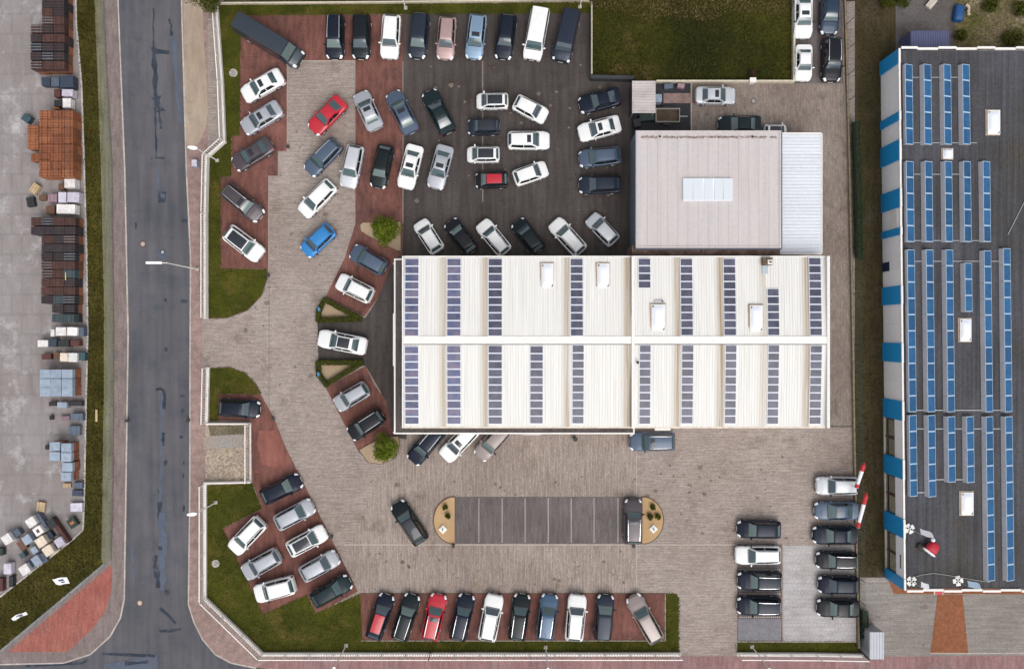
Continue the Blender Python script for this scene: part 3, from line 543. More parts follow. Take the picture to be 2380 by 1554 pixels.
put(MB().box(x0 - .05, x1 + .05, yr - .43, yr - .37, ZR - .06, ZR + .035).mesh('ridge_gutter'), 'ridge_gutter', 'dark_fab', bld)
put(MB().box(xm - .13, xm + .13, ys - .1, yn + .08, ZE - .3, ZR + .16).mesh('fire_wall'), 'fire_wall', capm, bld)
put(MB().box(xm - .19, xm - .135, ys + .05, yr - .45, ZE - .1, ZE + .30).box(xm - .19, xm - .135, yr + .45, yn - .05, ZE - .1, ZE + .30).mesh('divider_flashing'), 'divider_flashing', plain('rusty_flashing', (.30, .24, .17), .7, var=.3), bld)
for nm, bx in (('verge_trim', (x0 - .14, x0 - .003, ys - .08, yn + .08)), ('verge_trim', (x1 + .003, x1 + .26, ys - .08, yn + .08))):
    put(MB().box(bx[0], bx[1], bx[2], bx[3], ZE - .35, ZR + .12).mesh(nm), nm, capm, bld)
put(MB().box(x0, x1, yn + .003, yn + .14, ZE - .3, ZE + .02).mesh('gutter'), 'gutter', capm, bld); put(MB().box(x0, x1, ys - .14, ys - .003, ZE - .3, ZE + .02).mesh('gutter'), 'gutter', plain('south_gutter', (.62, .54, .44), .6, var=.2), bld)
# lower canopy along the west and south
ZC = 3.7; cw = P(915.5, 0, ZC).x; cs = P(0, 1008, ZC).y; cn = P(0, 601, ZC).y; ce = P(1474, 0, ZC).x
cm = ground_mat('canopy_felt', (.085, .072, .068), (.115, .10, .10), .3, (3, .4), .2, None, fine=6, f_amp=.25, c3=(.06, .055, .035), c3_lo=.55)
put(MB().prism([(cw + .1, cn - .1), (x0 - .15, cn - .1), (x0 - .15, ys - .15), (ce - .1, ys - .15), (ce - .1, cs + .1), (cw + .1, cs + .1)], ZC - .25, ZC - .08).mesh('canopy_roof'), 'canopy_roof', cm, bld)
for bx in ((cw, cw + .14, cs, cn), (cw + .143, x0 - .16, cn - .14, cn), (cw + .143, ce, cs, cs + .14), (ce - .14, ce, cs + .143, ys - .2)):
    put(MB().box(*bx, ZC - .45, ZC + .06).mesh('canopy_rim'), 'canopy_rim', capm, bld)
put(MB().box(cw - .09, cw - .003, P(0, 850, ZC).y, P(0, 728, ZC).y, ZC - .4, ZC + .09).mesh('canopy_sign'), 'canopy_sign', capm, bld)
put(MB().box(P(1215, 0, ZC).x, P(1258, 0, ZC).x, cs - .07, cs - .003, ZC - .4, ZC + .09).mesh('canopy_sign'), 'canopy_sign', capm, bld)
for u, v in ((920, 615), (920, 800), (920, 1000), (1080, 1000), (1270, 1000), (1465, 1000)):
    c = P(u, v, 1.8); put(MB().tube((c.x, c.y, .09), (c.x, c.y, ZC - .3), .09).mesh('column'), 'column', 'steel', bld)
c = P(1540, 996, 4.2); put(MB().box(c.x - .75, c.x + .75, ys - .45, ys - .15, 4.0, 4.12).mesh('roller_box'), 'roller_box', capm, bld)
M['flash'] = plain('stained_flashing', (.40, .31, .24), .7, var=.3)
def rooflight(label, u0, v0, u1, v1, z, group='white skylights on the showroom roof', h=.28):
    a = P(u0, v1, z + h); b = P(u1, v0, z + h); c = (a + b) / 2; w = b.x - a.x; l = b.y - a.y
    t = thing('skylight', label, 'skylight', (c.x, c.y, z), group, False)
    put(MB().box(-w / 2, w / 2, -l / 2, l / 2, 0, h * .7).mesh('upstand'), 'upstand', capm, t)
    put(MB().box(-w / 2 - .13, w / 2 + .07, -l / 2 - .07, l / 2 + .11, -.05, .05).mesh('flashing'), 'flashing', 'flash', t)
    d = MB()
    for i in range(7):
        for j in range(9):
            x = -1 + i / 3; y = -1 + j / 4; d.v.append((x * w * .44, y * l * .46, h * .7 + .16 * (1 - x ** 4) ** .5 * (1 - y ** 6) ** .5))
    d.f = [(j + i * 9, j + 9 + i * 9, j + 10 + i * 9, j + 1 + i * 9) for i in range(6) for j in range(8)]
    put(d.mesh('dome', 40), 'dome', plain('opal_dome', (.72, .74, .80), .25, 0, .5), t)
def zroof(v): return ZE + (ZR - ZE) * (1 - abs(v - 790) / 197)
rooflight('white roof skylight left of the short gap, first from the left', 1258, 612, 1286, 668, zroof(640)); rooflight('white roof skylight just left of the roof divider', 1388, 612, 1416, 668, zroof(640))
rooflight('white roof skylight below the short four-panel solar row', 1514, 707, 1546, 769, zroof(740)); rooflight('white roof skylight left of the six-panel solar row', 1743, 709, 1773, 770, zroof(740))
c = P(1783, 607, 5.3); t = thing('chimney_box', 'brown and white roof vent box at the top of the showroom roof', 'roof vent', (c.x, c.y, 4.9), None, False)
put(MB().box(-.45, .45, -.35, .35, 0, .5).mesh('housing'), 'housing', plain('rust_brown', (.13, .09, .06), .8, var=.4), t); put(MB().box(-.02, .4, -.3, .12, .5, .62).mesh('cap'), 'cap', 'white', t); put(MB().tube((.2, -.1, .62), (.2, -.1, .8), .09).mesh('flue'), 'flue', 'dark', t)
put(MB().box(-.4, .15, -1.15, -.38, .05, .11).mesh('flashing'), 'flashing', plain('lead_flashing', (.38, .44, .47), .5), t)
c = P(1530, 700, 5.3); t = thing('vent_pipe', 'small grey pipe vent on the showroom roof above a skylight', 'roof vent', (c.x, c.y, zroof(700)), None, False)
put(MB().bar((-.35, 0, .1), (.3, 0, .1), .16).mesh('duct'), 'duct', 'steel', t); put(MB().tube((.38, 0, 0), (.38, 0, .35), .07).mesh('pipe'), 'pipe', 'dark', t)
c = P(1481, 842, 5.3); t = thing('vent_pipe', 'small dark pipe vent beside the roof divider', 'roof vent', (c.x, c.y, zroof(842)), None, False)
put(MB().tube((0, 0, 0), (0, 0, .4), .09).mesh('pipe'), 'pipe', 'dark', t); put(MB().tube((0, 0, .4), (0, 0, .46), .13, .05).mesh('cowl'), 'cowl', 'dark', t)

# solar panels
def pv_mat(name, c1, c2, nx, ny, lc, rough=.18, coat=.4):
    m, nt, b = new_mat(name); N = nt.nodes.new; L = nt.links.new
    g = N('ShaderNodeNewGeometry'); n = N('ShaderNodeTexNoise'); n.inputs['Scale'].default_value = 1.6; n.inputs['Detail'].default_value = 4; L(g.outputs['Position'], n.inputs['Vector'])
    r = N('ShaderNodeMapRange'); r.inputs[1].default_value = .35; r.inputs[2].default_value = .65; L(n.outputs['Fac'], r.inputs[0])
    mx = N('ShaderNodeMix'); mx.data_type = 'RGBA'; mx.inputs[6].default_value = rgb(c1); mx.inputs[7].default_value = rgb(c2); L(r.outputs[0], mx.inputs[0])
    tc = N('ShaderNodeTexCoord'); bt = N('ShaderNodeTexBrick'); bt.offset = 0; bt.inputs['Scale'].default_value = 1; bt.inputs['Brick Width'].default_value = nx; bt.inputs['Row Height'].default_value = ny; bt.inputs['Mortar Size'].default_value = .006
    bt.inputs['Color1'].default_value = bt.inputs['Color2'].default_value = (0, 0, 0, 1); bt.inputs['Mortar'].default_value = (1, 1, 1, 1); L(tc.outputs['Object'], bt.inputs['Vector'])
    m2 = N('ShaderNodeMix'); m2.data_type = 'RGBA'; m2.inputs[7].default_value = rgb(lc); L(bt.outputs['Color'], m2.inputs[0]); L(mx.outputs[2], m2.inputs[6])
    oi = N('ShaderNodeObjectInfo'); r3 = N('ShaderNodeMapRange'); r3.inputs[3].default_value = .8; r3.inputs[4].default_value = 1.25; L(oi.outputs['Random'], r3.inputs[0])
    vm = N('ShaderNodeVectorMath'); vm.operation = 'SCALE'; L(m2.outputs[2], vm.inputs[0]); L(r3.outputs[0], vm.inputs['Scale']); L(vm.outputs[0], b.inputs['Base Color'])
    b.inputs['Roughness'].default_value = rough; b.inputs['Coat Weight'].default_value = coat; b.inputs['Coat Roughness'].default_value = .05; b.inputs['Specular IOR Level'].default_value = .3
    return m
M['pv_purple'] = pv_mat('slate_cells', (.042, .048, .078), (.085, .080, .122), .15, .155, (.13, .13, .175))
M['pv_west'] = pv_mat('blue_cells', (.042, .075, .17), (.15, .115, .16), .15, .155, (.19, .20, .28))
M['pv_blue'] = pv_mat('bright_blue_cells', (.008, .062, .160), (.014, .088, .200), .16, .16, (.025, .10, .23), coat=.1, rough=.3)
M['frame_al'] = plain('panel_frame', (.74, .76, .82), .45)
def panel_mesh(name, w, l, mat_cell, fw=.03, th=.045):
    mb = MB()
    mb.box(-w / 2, w / 2, -l / 2, l / 2, 0, th); me = mb.mesh(name)
    return me
ORD = ['first', 'second', 'third', 'fourth', 'fifth', 'sixth', 'seventh', 'eighth', 'ninth', 'tenth']
sl = math.atan2(ZR - ZE, abs(yn - yr))
def flat_row(u0, u1, v0, v1, n, label, mat):
    z = zroof((v0 + v1) / 2) + .12; a = P(u0, v1, z); b = P(u1, v0, z); w = b.x - a.x; l = (b.y - a.y) / n; cx = (a.x + b.x) / 2
    t = thing('solar_panel_row', label, 'solar panels', (cx, (a.y + b.y) / 2, z - .12), 'solar panel rows on the white roof', False); s = 1 if v0 < 790 else -1
    fr = MB().box(-w / 2, w / 2, -l / 2 + .008, l / 2 - .008, 0, .04).mesh('solar_panel'); ce = MB().box(-w / 2 + .045, w / 2 - .045, -l / 2 + .055, l / 2 - .055, .036, .046).mesh('cell_field')
    for i in range(n):
        y = (b.y - a.y) * ((i + .5) / n - .5); dz = -s * y * math.tan(sl) + .07
        o = put(fr, 'solar_panel', 'frame_al', t, (0, y, dz)); o.rotation_euler = (-s * sl, 0, 0); q = put(ce, 'cell_field', mat, o)
    for x in (-w * .3, w * .3): 
        o = put(MB().box(x - .02, x + .02, -(b.y - a.y) / 2, (b.y - a.y) / 2, -.07, 0).mesh('mounting_rail'), 'mounting_rail', 'steel', t, (0, 0, .065)); o.rotation_euler = (-s * sl, 0, 0)
NR = [(940, 973, 600, 781, 10), (1038, 1071, 600, 781, 10), (1134, 1167, 600, 781, 10), (1325, 1355, 600, 781, 10), (1483, 1512, 600, 670, 4), (1581, 1610, 600, 780, 10), (1681, 1710, 600, 780, 10), (1783, 1811, 670, 780, 6), (1880, 1909, 598, 780, 10)]
SR = [(940, 973, 804, 986, 10), (1038, 1071, 802, 986, 10), (1134, 1167, 802, 986, 10), (1231, 1262, 803, 985, 10), (1329, 1357, 801, 985, 10), (1485, 1512, 801, 986, 10), (1583, 1611, 801, 985, 10), (1684, 1711, 801, 985, 10), (1783, 1810, 801, 986, 10), (1881, 1909, 802, 986, 10)]
for i, (a, b, c_, d, n) in enumerate(NR): flat_row(a, b, c_, d, n, f'purple-blue solar panel row on the white roof, {ORD[i]} from left in the upper half', 'pv_west' if i < 2 else 'pv_purple')
for i, (a, b, c_, d, n) in enumerate(SR): flat_row(a, b, c_, d, n, f'purple-blue solar panel row on the white roof, {ORD[i]} from left in the lower half', 'pv_west' if i < 2 else 'pv_purple')

# ------------------------------------------------------------------ grey hall, lean-to and shed
ZH = 4.75
def quad(u0, v0, u1, v1, z): a = P(u0, v1, z); b = P(u1, v0, z); return a.x, b.x, a.y, b.y
hx0, hx1, hy0, hy1 = quad(1477, 304, 1814, 576, ZH)
hall = thing('workshop_hall', 'grey flat-roofed workshop hall with a central skylight', 'building', ((hx0 + hx1) / 2, (hy0 + hy1) / 2, .1))
slate_m = plain('slate_cladding', (.115, .135, .175), .6, var=.12)
put(MB().box(hx0 + .06, hx1 - .06, hy0 + .06, hy1 - .06, .05, ZH - .12).mesh('wall'), 'wall', slate_m, hall)
hall_roof = ground_mat('hall_roof_felt', (.475, .43, .425), (.515, .465, .465), .1, (2.2, .12), .06, None, fine=3, f_amp=.04, c3=(.46, .435, .44), c3_scale=.2, c3_lo=.5, rough=.7, bump=.04)
n = 14; w = (hx1 - hx0 - .3) / n
me = MB().box(-w / 2 + .006, w / 2 - .006, hy0 + .15, hy1 - .15, ZH - .13, ZH - .02).mesh('roof_strip')
for i in range(n): put(me, 'roof_strip', hall_roof, hall, Vector((hx0 + .15 + (i + .5) * w, 0, random.uniform(-.003, .003))) - hall.location)
for bx in ((hx0, hx0 + .15, hy0, hy1), (hx1 - .15, hx1, hy0, hy1), (hx0 + .153, hx1 - .153, hy0, hy0 + .15), (hx0 + .153, hx1 - .153, hy1 - .15, hy1)):
    put(MB().box(*bx, ZH - .35, ZH + .05).mesh('roof_edge'), 'roof_edge', plain('roof_edge_metal', (.42, .41, .42), .5, var=.1) if bx[0] == hx0 else M['steel'] if False else hall_roof, hall)
put(MB().box(hx1 + .003, hx1 + .14, hy0, hy1, ZH - .4, ZH + .02).mesh('gutter'), 'gutter', slate_m, hall); put(MB().box(hx0 - .02, hx1 + .14, hy0 - .15, hy0 - .003, ZH - .5, ZH - .05).mesh('gutter'), 'gutter', plain('dark_gutter', (.07, .075, .095), .5), hall)
# silt line of dried leaves near the north edge of the hall roof
mb = MB()
yy = P(0, 319, ZH).y
for i in range(900):
    t = random.random(); x = lerp(hx0 + .5, hx1 - .4, t)
    if (.12 < t < .16) or (.93 < t < .95): continue
    mb.rbox((x, yy + random.gauss(0, .06)), random.uniform(.03, .10), random.uniform(.02, .06), ZH - .02, ZH - .008 + random.random() * .01, random.uniform(0, 3))
put(mb.mesh('leaf_litter'), 'leaf_litter', plain('dry_litter', (.20, .14, .12), .95, var=.3), hall, kind='stuff')
for u in (1533, 1748): c = P(u, 318, ZH); put(MB().tube((c.x, c.y, ZH - .03), (c.x, c.y, ZH + .12), .1).mesh('roof_drain'), 'roof_drain', 'dark_fab', hall)
a = P(1587, 466, 5.0); b = P(1702, 414, 5.0); c = (a + b) / 2
t = thing('skylight', 'wide glazed skylight with several panes on the grey hall roof', 'skylight', (c.x, c.y, ZH - .02), None, False); w, l = b.x - a.x, b.y - a.y
put(MB().box(-w / 2, w / 2, -l / 2, l / 2, 0, .2).mesh('upstand'), 'upstand', 'frame_al', t)
for i, (p, q) in enumerate(((0, .2), (.2, .4), (.42, .61), (.63, .81), (.81, .995))):
    o = put(MB().add([(-w / 2 + w * p + .02, -l / 2 + .03, .30), (-w / 2 + w * q - .02, -l / 2 + .03, .30), (-w / 2 + w * q - .02, l / 2 - .03, .22), (-w / 2 + w * p + .02, l / 2 - .03, .22), (-w / 2 + w * p + .02, -l / 2 + .03, .2), (-w / 2 + w * q - .02, -l / 2 + .03, .2), (-w / 2 + w * q - .02, l / 2 - .03, .2), (-w / 2 + w * p + .02, l / 2 - .03, .2)], [(0, 1, 2, 3), (0, 4, 5, 1), (1, 5, 6, 2), (2, 6, 7, 3), (3, 7, 4, 0)]).mesh('pane'), 'pane', plain('skylight_pane', (.60, .64, .68), .15, 0, .6), t)
# link strip between hall and showroom, filled with leaf litter
a = P(1468, 596, 4.0); b = P(1812, 574, 4.0)
tag(put(MB().box(a.x, b.x, a.y - .1, b.y + .2, .05, 4.0).mesh('link_roof'), 'link_roof', ground_mat('littered_gutter', (.10, .065, .05), (.17, .12, .105), 1.2, (1, 4), .3, None, fine=7, f_amp=.5, c3=(.03, .022, .014), c3_scale=1.1, c3_lo=.55)), 'narrow brown leaf-littered roof strip between the hall and the white roof', 'building')
ZL = 3.3; lx0, lx1, ly0, ly1 = quad(1812, 311, 1908, 589, ZL)
lean = thing('lean_to', 'white lean-to with a ribbed metal roof right of the grey hall', 'building', ((lx0 + lx1) / 2, (ly0 + ly1) / 2, .1))
put(MB().box(lx0 + .1, lx1 - .12, ly0 + .12, ly1 - .12, .05, ZL - .2).mesh('wall'), 'wall', 'white', lean)
lm = plain('lavender_white_sheet', (.62, .635, .69), .5, var=.05)
n = round((ly1 - ly0) / 1.0); w = (ly1 - ly0) / n; me = corr_mesh('roof_sheet', w, lx1 - lx0, 3, .06, .06)
for i in range(n): o = put(me, 'roof_sheet', lm, lean, Vector((lx1, ly0 + (i + .5) * w, ZL - .03)) - lean.location); o.rotation_euler = (0, 0, R(90))
put(MB().box(lx1 + .003, lx1 + .1, ly0, ly1, ZL - .2, ZL + .05).mesh('edge_trim'), 'edge_trim', 'white', lean); put(MB().box(lx0, lx1, ly0 - .1, ly0 - .003, ZL - .2, ZL + .05).mesh('edge_trim'), 'edge_trim', 'white', lean); put(MB().box(lx0, lx1, ly1 + .003, ly1 + .1, ZL - .2, ZL + .05).mesh('edge_trim'), 'edge_trim', 'white', lean)
ZS = 2.5; sx0, sx1, sy0, sy1 = quad(1468.5, 188, 1523, 263, ZS)
shed = thing('shed', 'open shed with a pale ribbed roof at the field corner', 'shed', ((sx0 + sx1) / 2, (sy0 + sy1) / 2, .1))
for x in (sx0 + .12, sx1 - .12):
    for y in (sy0 + .15, sy1 - .15): put(MB().rbox((x, y), .1, .1, .08, ZS - .1).mesh('post'), 'post', 'steel', shed)
put(MB().box(sx0 + .05, sx0 + .1, sy0 + .1, sy1 - .1, .1, ZS - .12).mesh('wall'), 'wall', 'dark_fab', shed)
n = 4; w = (sy1 - sy0) / n; me = corr_mesh('roof_sheet', w, sx1 - sx0, 3, .12, .07)
sm_ = plain('pale_rib_sheet', (.50, .46, .45), .5, var=.14, scale=.8)
for i in range(n): o = put(me, 'roof_sheet', sm_, shed, Vector((sx1, sy0 + (i + .5) * w, ZS - .03)) - shed.location); o.rotation_euler = (0, 0, R(90))
# trailer behind the hall
c = P(1551, 268.5, .9); t = thing('car_trailer', 'open box trailer with grey sides and brown load bed', 'trailer', (c.x, c.y, .1), None, False)
w, l = 2.4, 1.36; put(MB().box(-w / 2, w / 2, -l / 2, l / 2, .45, .52).mesh('load_bed'), 'load_bed', plain('brown_bed', (.085, .055, .035), .9, var=.4, scale=2), t)
for bx in ((-w / 2, w / 2, -l / 2, -l / 2 + .07), (-w / 2, w / 2, l / 2 - .07, l / 2), (-w / 2, -w / 2 + .07, -l / 2 + .073, l / 2 - .073), (w / 2 - .07, w / 2, -l / 2 + .073, l / 2 - .073)): put(MB().box(*bx, .42, .95).mesh('side_board'), 'side_board', plain('grey_board', (.26, .25, .22), .7, var=.15), t)
put(MB().bar((w / 2, 0, .4), (w / 2 + .85, 0, .42), .07).mesh('drawbar'), 'drawbar', 'steel', t)
for s in (-1, 1): put(MB().tube((0, s * (l / 2 + .03), .3), (0, s * (l / 2 + .2), .3), .3, n=16).mesh('wheel', 30), 'wheel', 'tyre', t); put(MB().box(-.38, .38, s * (l / 2 + .115) - .115, s * (l / 2 + .115) + .115, .62, .66).mesh('mudguard'), 'mudguard', 'dark', t)
sheet('brick_ramp', [(1541, 218), (1605, 218), (1605, 241), (1541, 241)], .125, 'brick_path')
def crate(label, u, v, w, l, h, mat, a=0, name='pallet_load', cat='pallet', group=None, bands=True, z0=.06, pal=True, lid=None):
    c = P(u, v, h); t = thing(name, label, cat, (c.x, c.y, z0), group, False); t.rotation_euler = (0, 0, a); zb = 0
    if pal:
        mb = MB()
        for y in (-.42, 0, .42): mb.box(-w / 2, w / 2, y * l - .05, y * l + .05, .0, .09)
        for i in range(5): x = -w / 2 + w * (i + .5) / 5; mb.box(x - w * .07, x + w * .07, -l / 2, l / 2, .092, .115)
        put(mb.mesh('pallet'), 'pallet', plain('pallet_wood', (.26, .18, .10), .9, var=.3) if 'pallet_wood' not in M else M['pallet_wood'], t); zb = .118
    k = max(1, round((h - zb) / .55)); hh = (h - zb) / k
    for i in range(k): put(MB().box(-w / 2 + .01, w / 2 - .01, -l / 2 + .01, l / 2 - .01, zb + i * hh + .004, zb + (i + 1) * hh - .008).mesh('load_layer'), 'load_layer', mat if not (lid and i == k - 1) else lid, t)
    if bands and mat not in ('white_w', 'cream_w', 'lav', 'paleblue') and not lid:
        mb = MB()
        for x in (-w * .22, w * .22): mb.box(x - .012, x + .012, -l / 2 - .003, l / 2 + .003, zb + .02, h - .004)
        put(mb.mesh('strap'), 'strap', 'dark_fab', t)
    return t
M['pallet_wood'] = plain('pallet_timber', (.26, .18, .10), .9, var=.3)
def yc(nm, c, var=.2, rough=.6): M[nm] = plain('yard_' + nm, c, rough, var=var); return nm
for nm, c in (('white_w', (.70, .67, .66)), ('cream_w', (.66, .56, .45)), ('lav', (.50, .47, .55)), ('paleblue', (.27, .33, .41)), ('navy', (.03, .045, .075)), ('slate', (.09, .115, .16)), ('maroon', (.09, .025, .022)), ('brown', (.14, .065, .035)), ('orange', (.36, .13, .045)), ('wood', (.45, .33, .19)), ('blackish', (.015, .016, .02)), ('teal', (.035, .075, .09)), ('dgreen', (.012, .03, .025)), ('mauve', (.27, .17, .20))): yc(nm, c)
crate('pale grey cabinet beside the ribbed shed roof', 1530, 229, .62, .8, 1.0, 'paleblue', 0, 'cabinet', 'cabinet', None, False, .1, False)
crate('dark tarpaulin bundle under the ribbed shed edge', 1503, 273, 1.5, .7, .7, 'dgreen', .1, 'junk_bundle', 'bundle', 'dark odds and ends by the shed', False, .1, False)
crate('dark grey bin between the shed and the trailer', 1480, 286, .7, .8, .9, 'blackish', .2, 'refuse_bin', 'bin', None, False, .1, False)
crate('slate-grey bundle against the cream wall behind the trailer', 1553, 201, .9, .5, .5, 'slate', .1, 'junk_bundle', 'bundle', None, False, .1, False)
crate('mauve bundle against the cream wall left of the silver sedan', 1582, 200, .7, .45, .5, 'mauve', -.2, 'junk_bundle', 'bundle', None, False, .1, False)
c = P(1749, 187, .8); t = thing('meter_box', 'white meter box on the cream wall below the field', 'box', (c.x, c.y, .1), None, False)
put(MB().box(-.27, .27, -.2, .2, 0, .75).mesh('housing'), 'housing', 'white', t); put(MB().box(-.31, .31, -.24, .24, .75, .8).mesh('lid'), 'lid', 'white', t)
shrub('small_shrub', 'dark red shrub above the white meter box', 1746, 170, .28, .7, 300, .06, leaf_mat('red_leaf', (.03, .012, .015), (.10, .03, .04)), .1, None, .1)

# ------------------------------------------------------------------ east building
ZB = 4.16
def BP(s, v, z=ZB): return P(lerp(2089, 2102, (v - 114) / 1256) + s, v, z)
EB = [BP(0, 114), P(2680, 110, ZB), P(2680, 1373, ZB), BP(0, 1370)]
eb = thing('warehouse_building', 'flat dark-roofed warehouse with blue and white striped wall', 'building', (EB[0].x + 12, 0, .1))
put(MB().prism([(p.x + (.12 if i in (0, 3) else 0), p.y - (.1 if i < 2 else -.1)) for i, p in enumerate(EB)], .04, ZB - .2).mesh('wall'), 'wall', plain('off_white_render', (.55, .52, .49), .8, var=.08), eb)
rm = ground_mat('bitumen_roof', (.056, .055, .060), (.082, .084, .098), .10, (3.2, .07), .26, None, fine=4, f_amp=.18, c3=(.066, .057, .042), c3_scale=.12, c3_lo=.48, bump=.1)
u = 0; i = 0
while u < 590:
    a, b, c_, d = BP(u + .15, 117), BP(u + 23.1, 117), BP(u + 23.1, 1367), BP(u + .15, 1367)
    put(MB().prism([a[:2], b[:2], c_[:2], d[:2]], ZB - .22, ZB - .1 + (i % 2) * .004).mesh('roof_membrane'), 'roof_membrane', rm, eb); u += 23.2; i += 1
BLUE = [(114, 147), (259, 279), (324, 371), (437, 481), (528, 545), (663, 706), (797, 842), (932, 977), (1068, 1113), (1206, 1250), (1345, 1370)]
bluem = plain('blue_cladding', (.012, .27, .60), .4, var=.06); whitem = plain('white_cladding', (.88, .86, .87), .5, var=.05)
def facade(v0, v1, mat, x, z0, z1, name='cladding_panel'):
    a, b = BP(0, v0), BP(0, v1)
    put(MB().prism([(a.x - x, a.y), (a.x + .11, a.y), (b.x + .11, b.y), (b.x - x, b.y)], z0, z1).mesh(name), name, mat, eb)
prev = None
for (a, b) in BLUE:
    if prev is not None:
        lo = prev >= 976
        m_ = max(1, round((a - prev) / 46.0))
        for k in range(m_):
            p, q = lerp(prev, a, k / m_) + .12, lerp(prev, a, (k + 1) / m_) - .12
            facade(p, q, whitem, 0, 2.35 if lo else .06, ZB - .02)
            if lo:
                facade(p + 1, q - 1, 'glass_dk', -.06, .25, 2.30, 'window'); facade(p, q, 'cream', .10, .05, .24, 'window_sill')
                facade(p, p + 2.0, plain('red_mullion', (.16, .05, .045), .6), .02, .3, 2.3, 'mullion'); facade(p + 4, q - 3, plain('timber_blind', (.28, .25, .18), .7, var=.3), -.045, .9, 2.2, 'blind')
    facade(a, b, bluem, .13, .06, ZB + .04); prev = b
facade(475, 540, plain('white_door', (.72, .68, .66), .5), .05, 1.9, 3.4, 'sign_board'); facade(603, 625, plain('dark_blue_door', (.01, .03, .07), .3), .03, .06, 1.6, 'door'); facade(1293, 1325, plain('brown_lettering', (.16, .11, .09), .6), .012, 3.2, 3.45, 'nameplate')
def parapet(p, q, w, z1, name='parapet_cap'):
    put(MB().bar((p.x, p.y, z1 - .08), (q.x, q.y, z1 - .08), w, .16).mesh(name), name, 'white', eb)
prev = 114
for (a, b) in BLUE:
    if a > prev + .5: parapet(BP(0, prev + .3), BP(0, a - .3), .16, ZB + .06)
    parapet(BP(-.6, a), BP(-.6, b), .18, ZB + .16); prev = b
k = 0; u = 2089
while u < 2680:
    e = min(u + (42 if k % 2 == 0 else 48), 2680); d = 0 if k % 2 else .07
    for v, s in ((114, 1), (1370, -1)):
        uu = u + (13 if v > 700 else 0); p, q = P(uu + (4 if k == 0 else 0), v + (-s * 2 if d else 0), ZB), P(e + (13 if v > 700 else 0) - .3, v + (-s * 2 if d else 0), ZB); parapet(p, q, .2, ZB + .07 + d)
    u = e; k += 1
# tilted panel rows
M['frame_blue'] = plain('pale_blue_frame', (.42, .54, .68), .45)
def tilt_row(u, v0, v1, n, label, defl=9.5):
    cu = u + (((v0 + v1) / 2) - 150) * .0118; z = ZB - .08; a = P(cu - 9.0, v1, z + .3); b = P(cu + 12.0, v0, z + .3); w = b.x - a.x; l = (b.y - a.y) / n
    cx = (a.x + b.x) / 2; cy = (a.y + b.y) / 2; t = thing('tilted_solar_row', label, 'solar panels', (cx, cy, z), 'tilted solar rows on the dark roof', False)
    t.rotation_euler = (0, 0, -.0118 * -1 if False else .0118)
    hi, lo = .46, .12; ang = math.atan2(hi - lo, w); sw = w / math.cos(ang)
    fr = MB().box(-sw / 2, sw / 2, -l / 2 + .008, l / 2 - .008, 0, .04).mesh('solar_panel'); ce_ = MB().box(-sw / 2 + .04, sw / 2 - .04, -l / 2 + .06, l / 2 - .06, .036, .046).mesh('cell_field')
    for i in range(n):
        y = (b.y - a.y) * ((i + .5) / n - .5); o = put(fr, 'solar_panel', 'frame_blue', t, (0, y, (hi + lo) / 2)); o.rotation_euler = (0, ang, 0); put(ce_, 'cell_field', 'pv_blue', o)
        dw = defl * K; me_ = MB().add([(-w / 2 - dw, y - l / 2 + .01, .04), (-w / 2 - .01, y - l / 2 + .01, hi - .01), (-w / 2 - .01, y + l / 2 - .01, hi - .01), (-w / 2 - dw, y + l / 2 - .01, .04), (-w / 2 - dw + .03, y - l / 2 + .01, .03), (-w / 2 + .02, y - l / 2 + .01, hi - .03), (-w / 2 + .02, y + l / 2 - .01, hi - .03), (-w / 2 - dw + .03, y + l / 2 - .01, .03)], [(0, 1, 2, 3), (7, 6, 5, 4), (0, 4, 5, 1), (1, 5, 6, 2), (2, 6, 7, 3), (3, 7, 4, 0)]).mesh('wind_deflector')
        put(me_, 'wind_deflector', plain('grey_deflector', (.40, .40, .45), .5, .1, var=.08) if 'defl' not in M else M['defl'], t)
    for i in range(n + 1):
        y = (b.y - a.y) * (i / n - .5) * .995; put(MB().bar((w / 2 - .03, y, .03), (-w / 2 - defl * K + .06, y, .03), .05).mesh('foot_rail'), 'foot_rail', 'steel', t)
M['defl'] = plain('grey_deflector', (.44, .43, .46), .5, .1, var=.08)
CU = [2109, 2152.5, 2198.5, 2242, 2287, 2332]
blocks = [('topmost', [(0, 150, 336, 5), (1, 150, 336, 5), (2, 150, 336, 5), (3, 150, 336, 5)]), ('second', [(k, 375, 562, 5) for k in range(5)]),
          ('third', [(0, 580, 957, 10), (1, 580, 957, 10), (2, 580, 957, 10), (3, 611, 724, 3), (4, 582, 957, 10), (5, 577, 957, 10)]),
          ('lowest', [(0, 964, 1153, 5), (1, 964, 1154, 5), (2, 967, 1120, 4), (3, 967, 1121, 4), (4, 967, 1349, 10), (5, 967, 1349, 10)])]
for bn, rows in blocks:
    for (k, v0, v1, n) in rows: tilt_row(CU[k], v0, v1, n, f'bright blue tilted solar row, {ORD[k]} from the striped wall in the {bn} block', 1.0 if k == 0 else 4.5)
EBL = 'white skylights on the dark roof'
rooflight('white skylight on the dark roof right of the topmost solar block', 2296, 256, 2325, 312, ZB - .1, EBL); rooflight('small square white skylight between the top solar blocks', 2192, 346, 2215, 369, ZB - .1, EBL, .2)
rooflight('white skylight on the dark roof below the three-panel solar row', 2232, 741, 2258, 793, ZB - .1, EBL); rooflight('white skylight on the dark roof above the red inflatable', 2235, 1144, 2263, 1197, ZB - .1, EBL)
cd = thing('cable_conduit', 'thin pale cable conduits crossing between the blue solar rows', 'conduit', BP(60, 700))
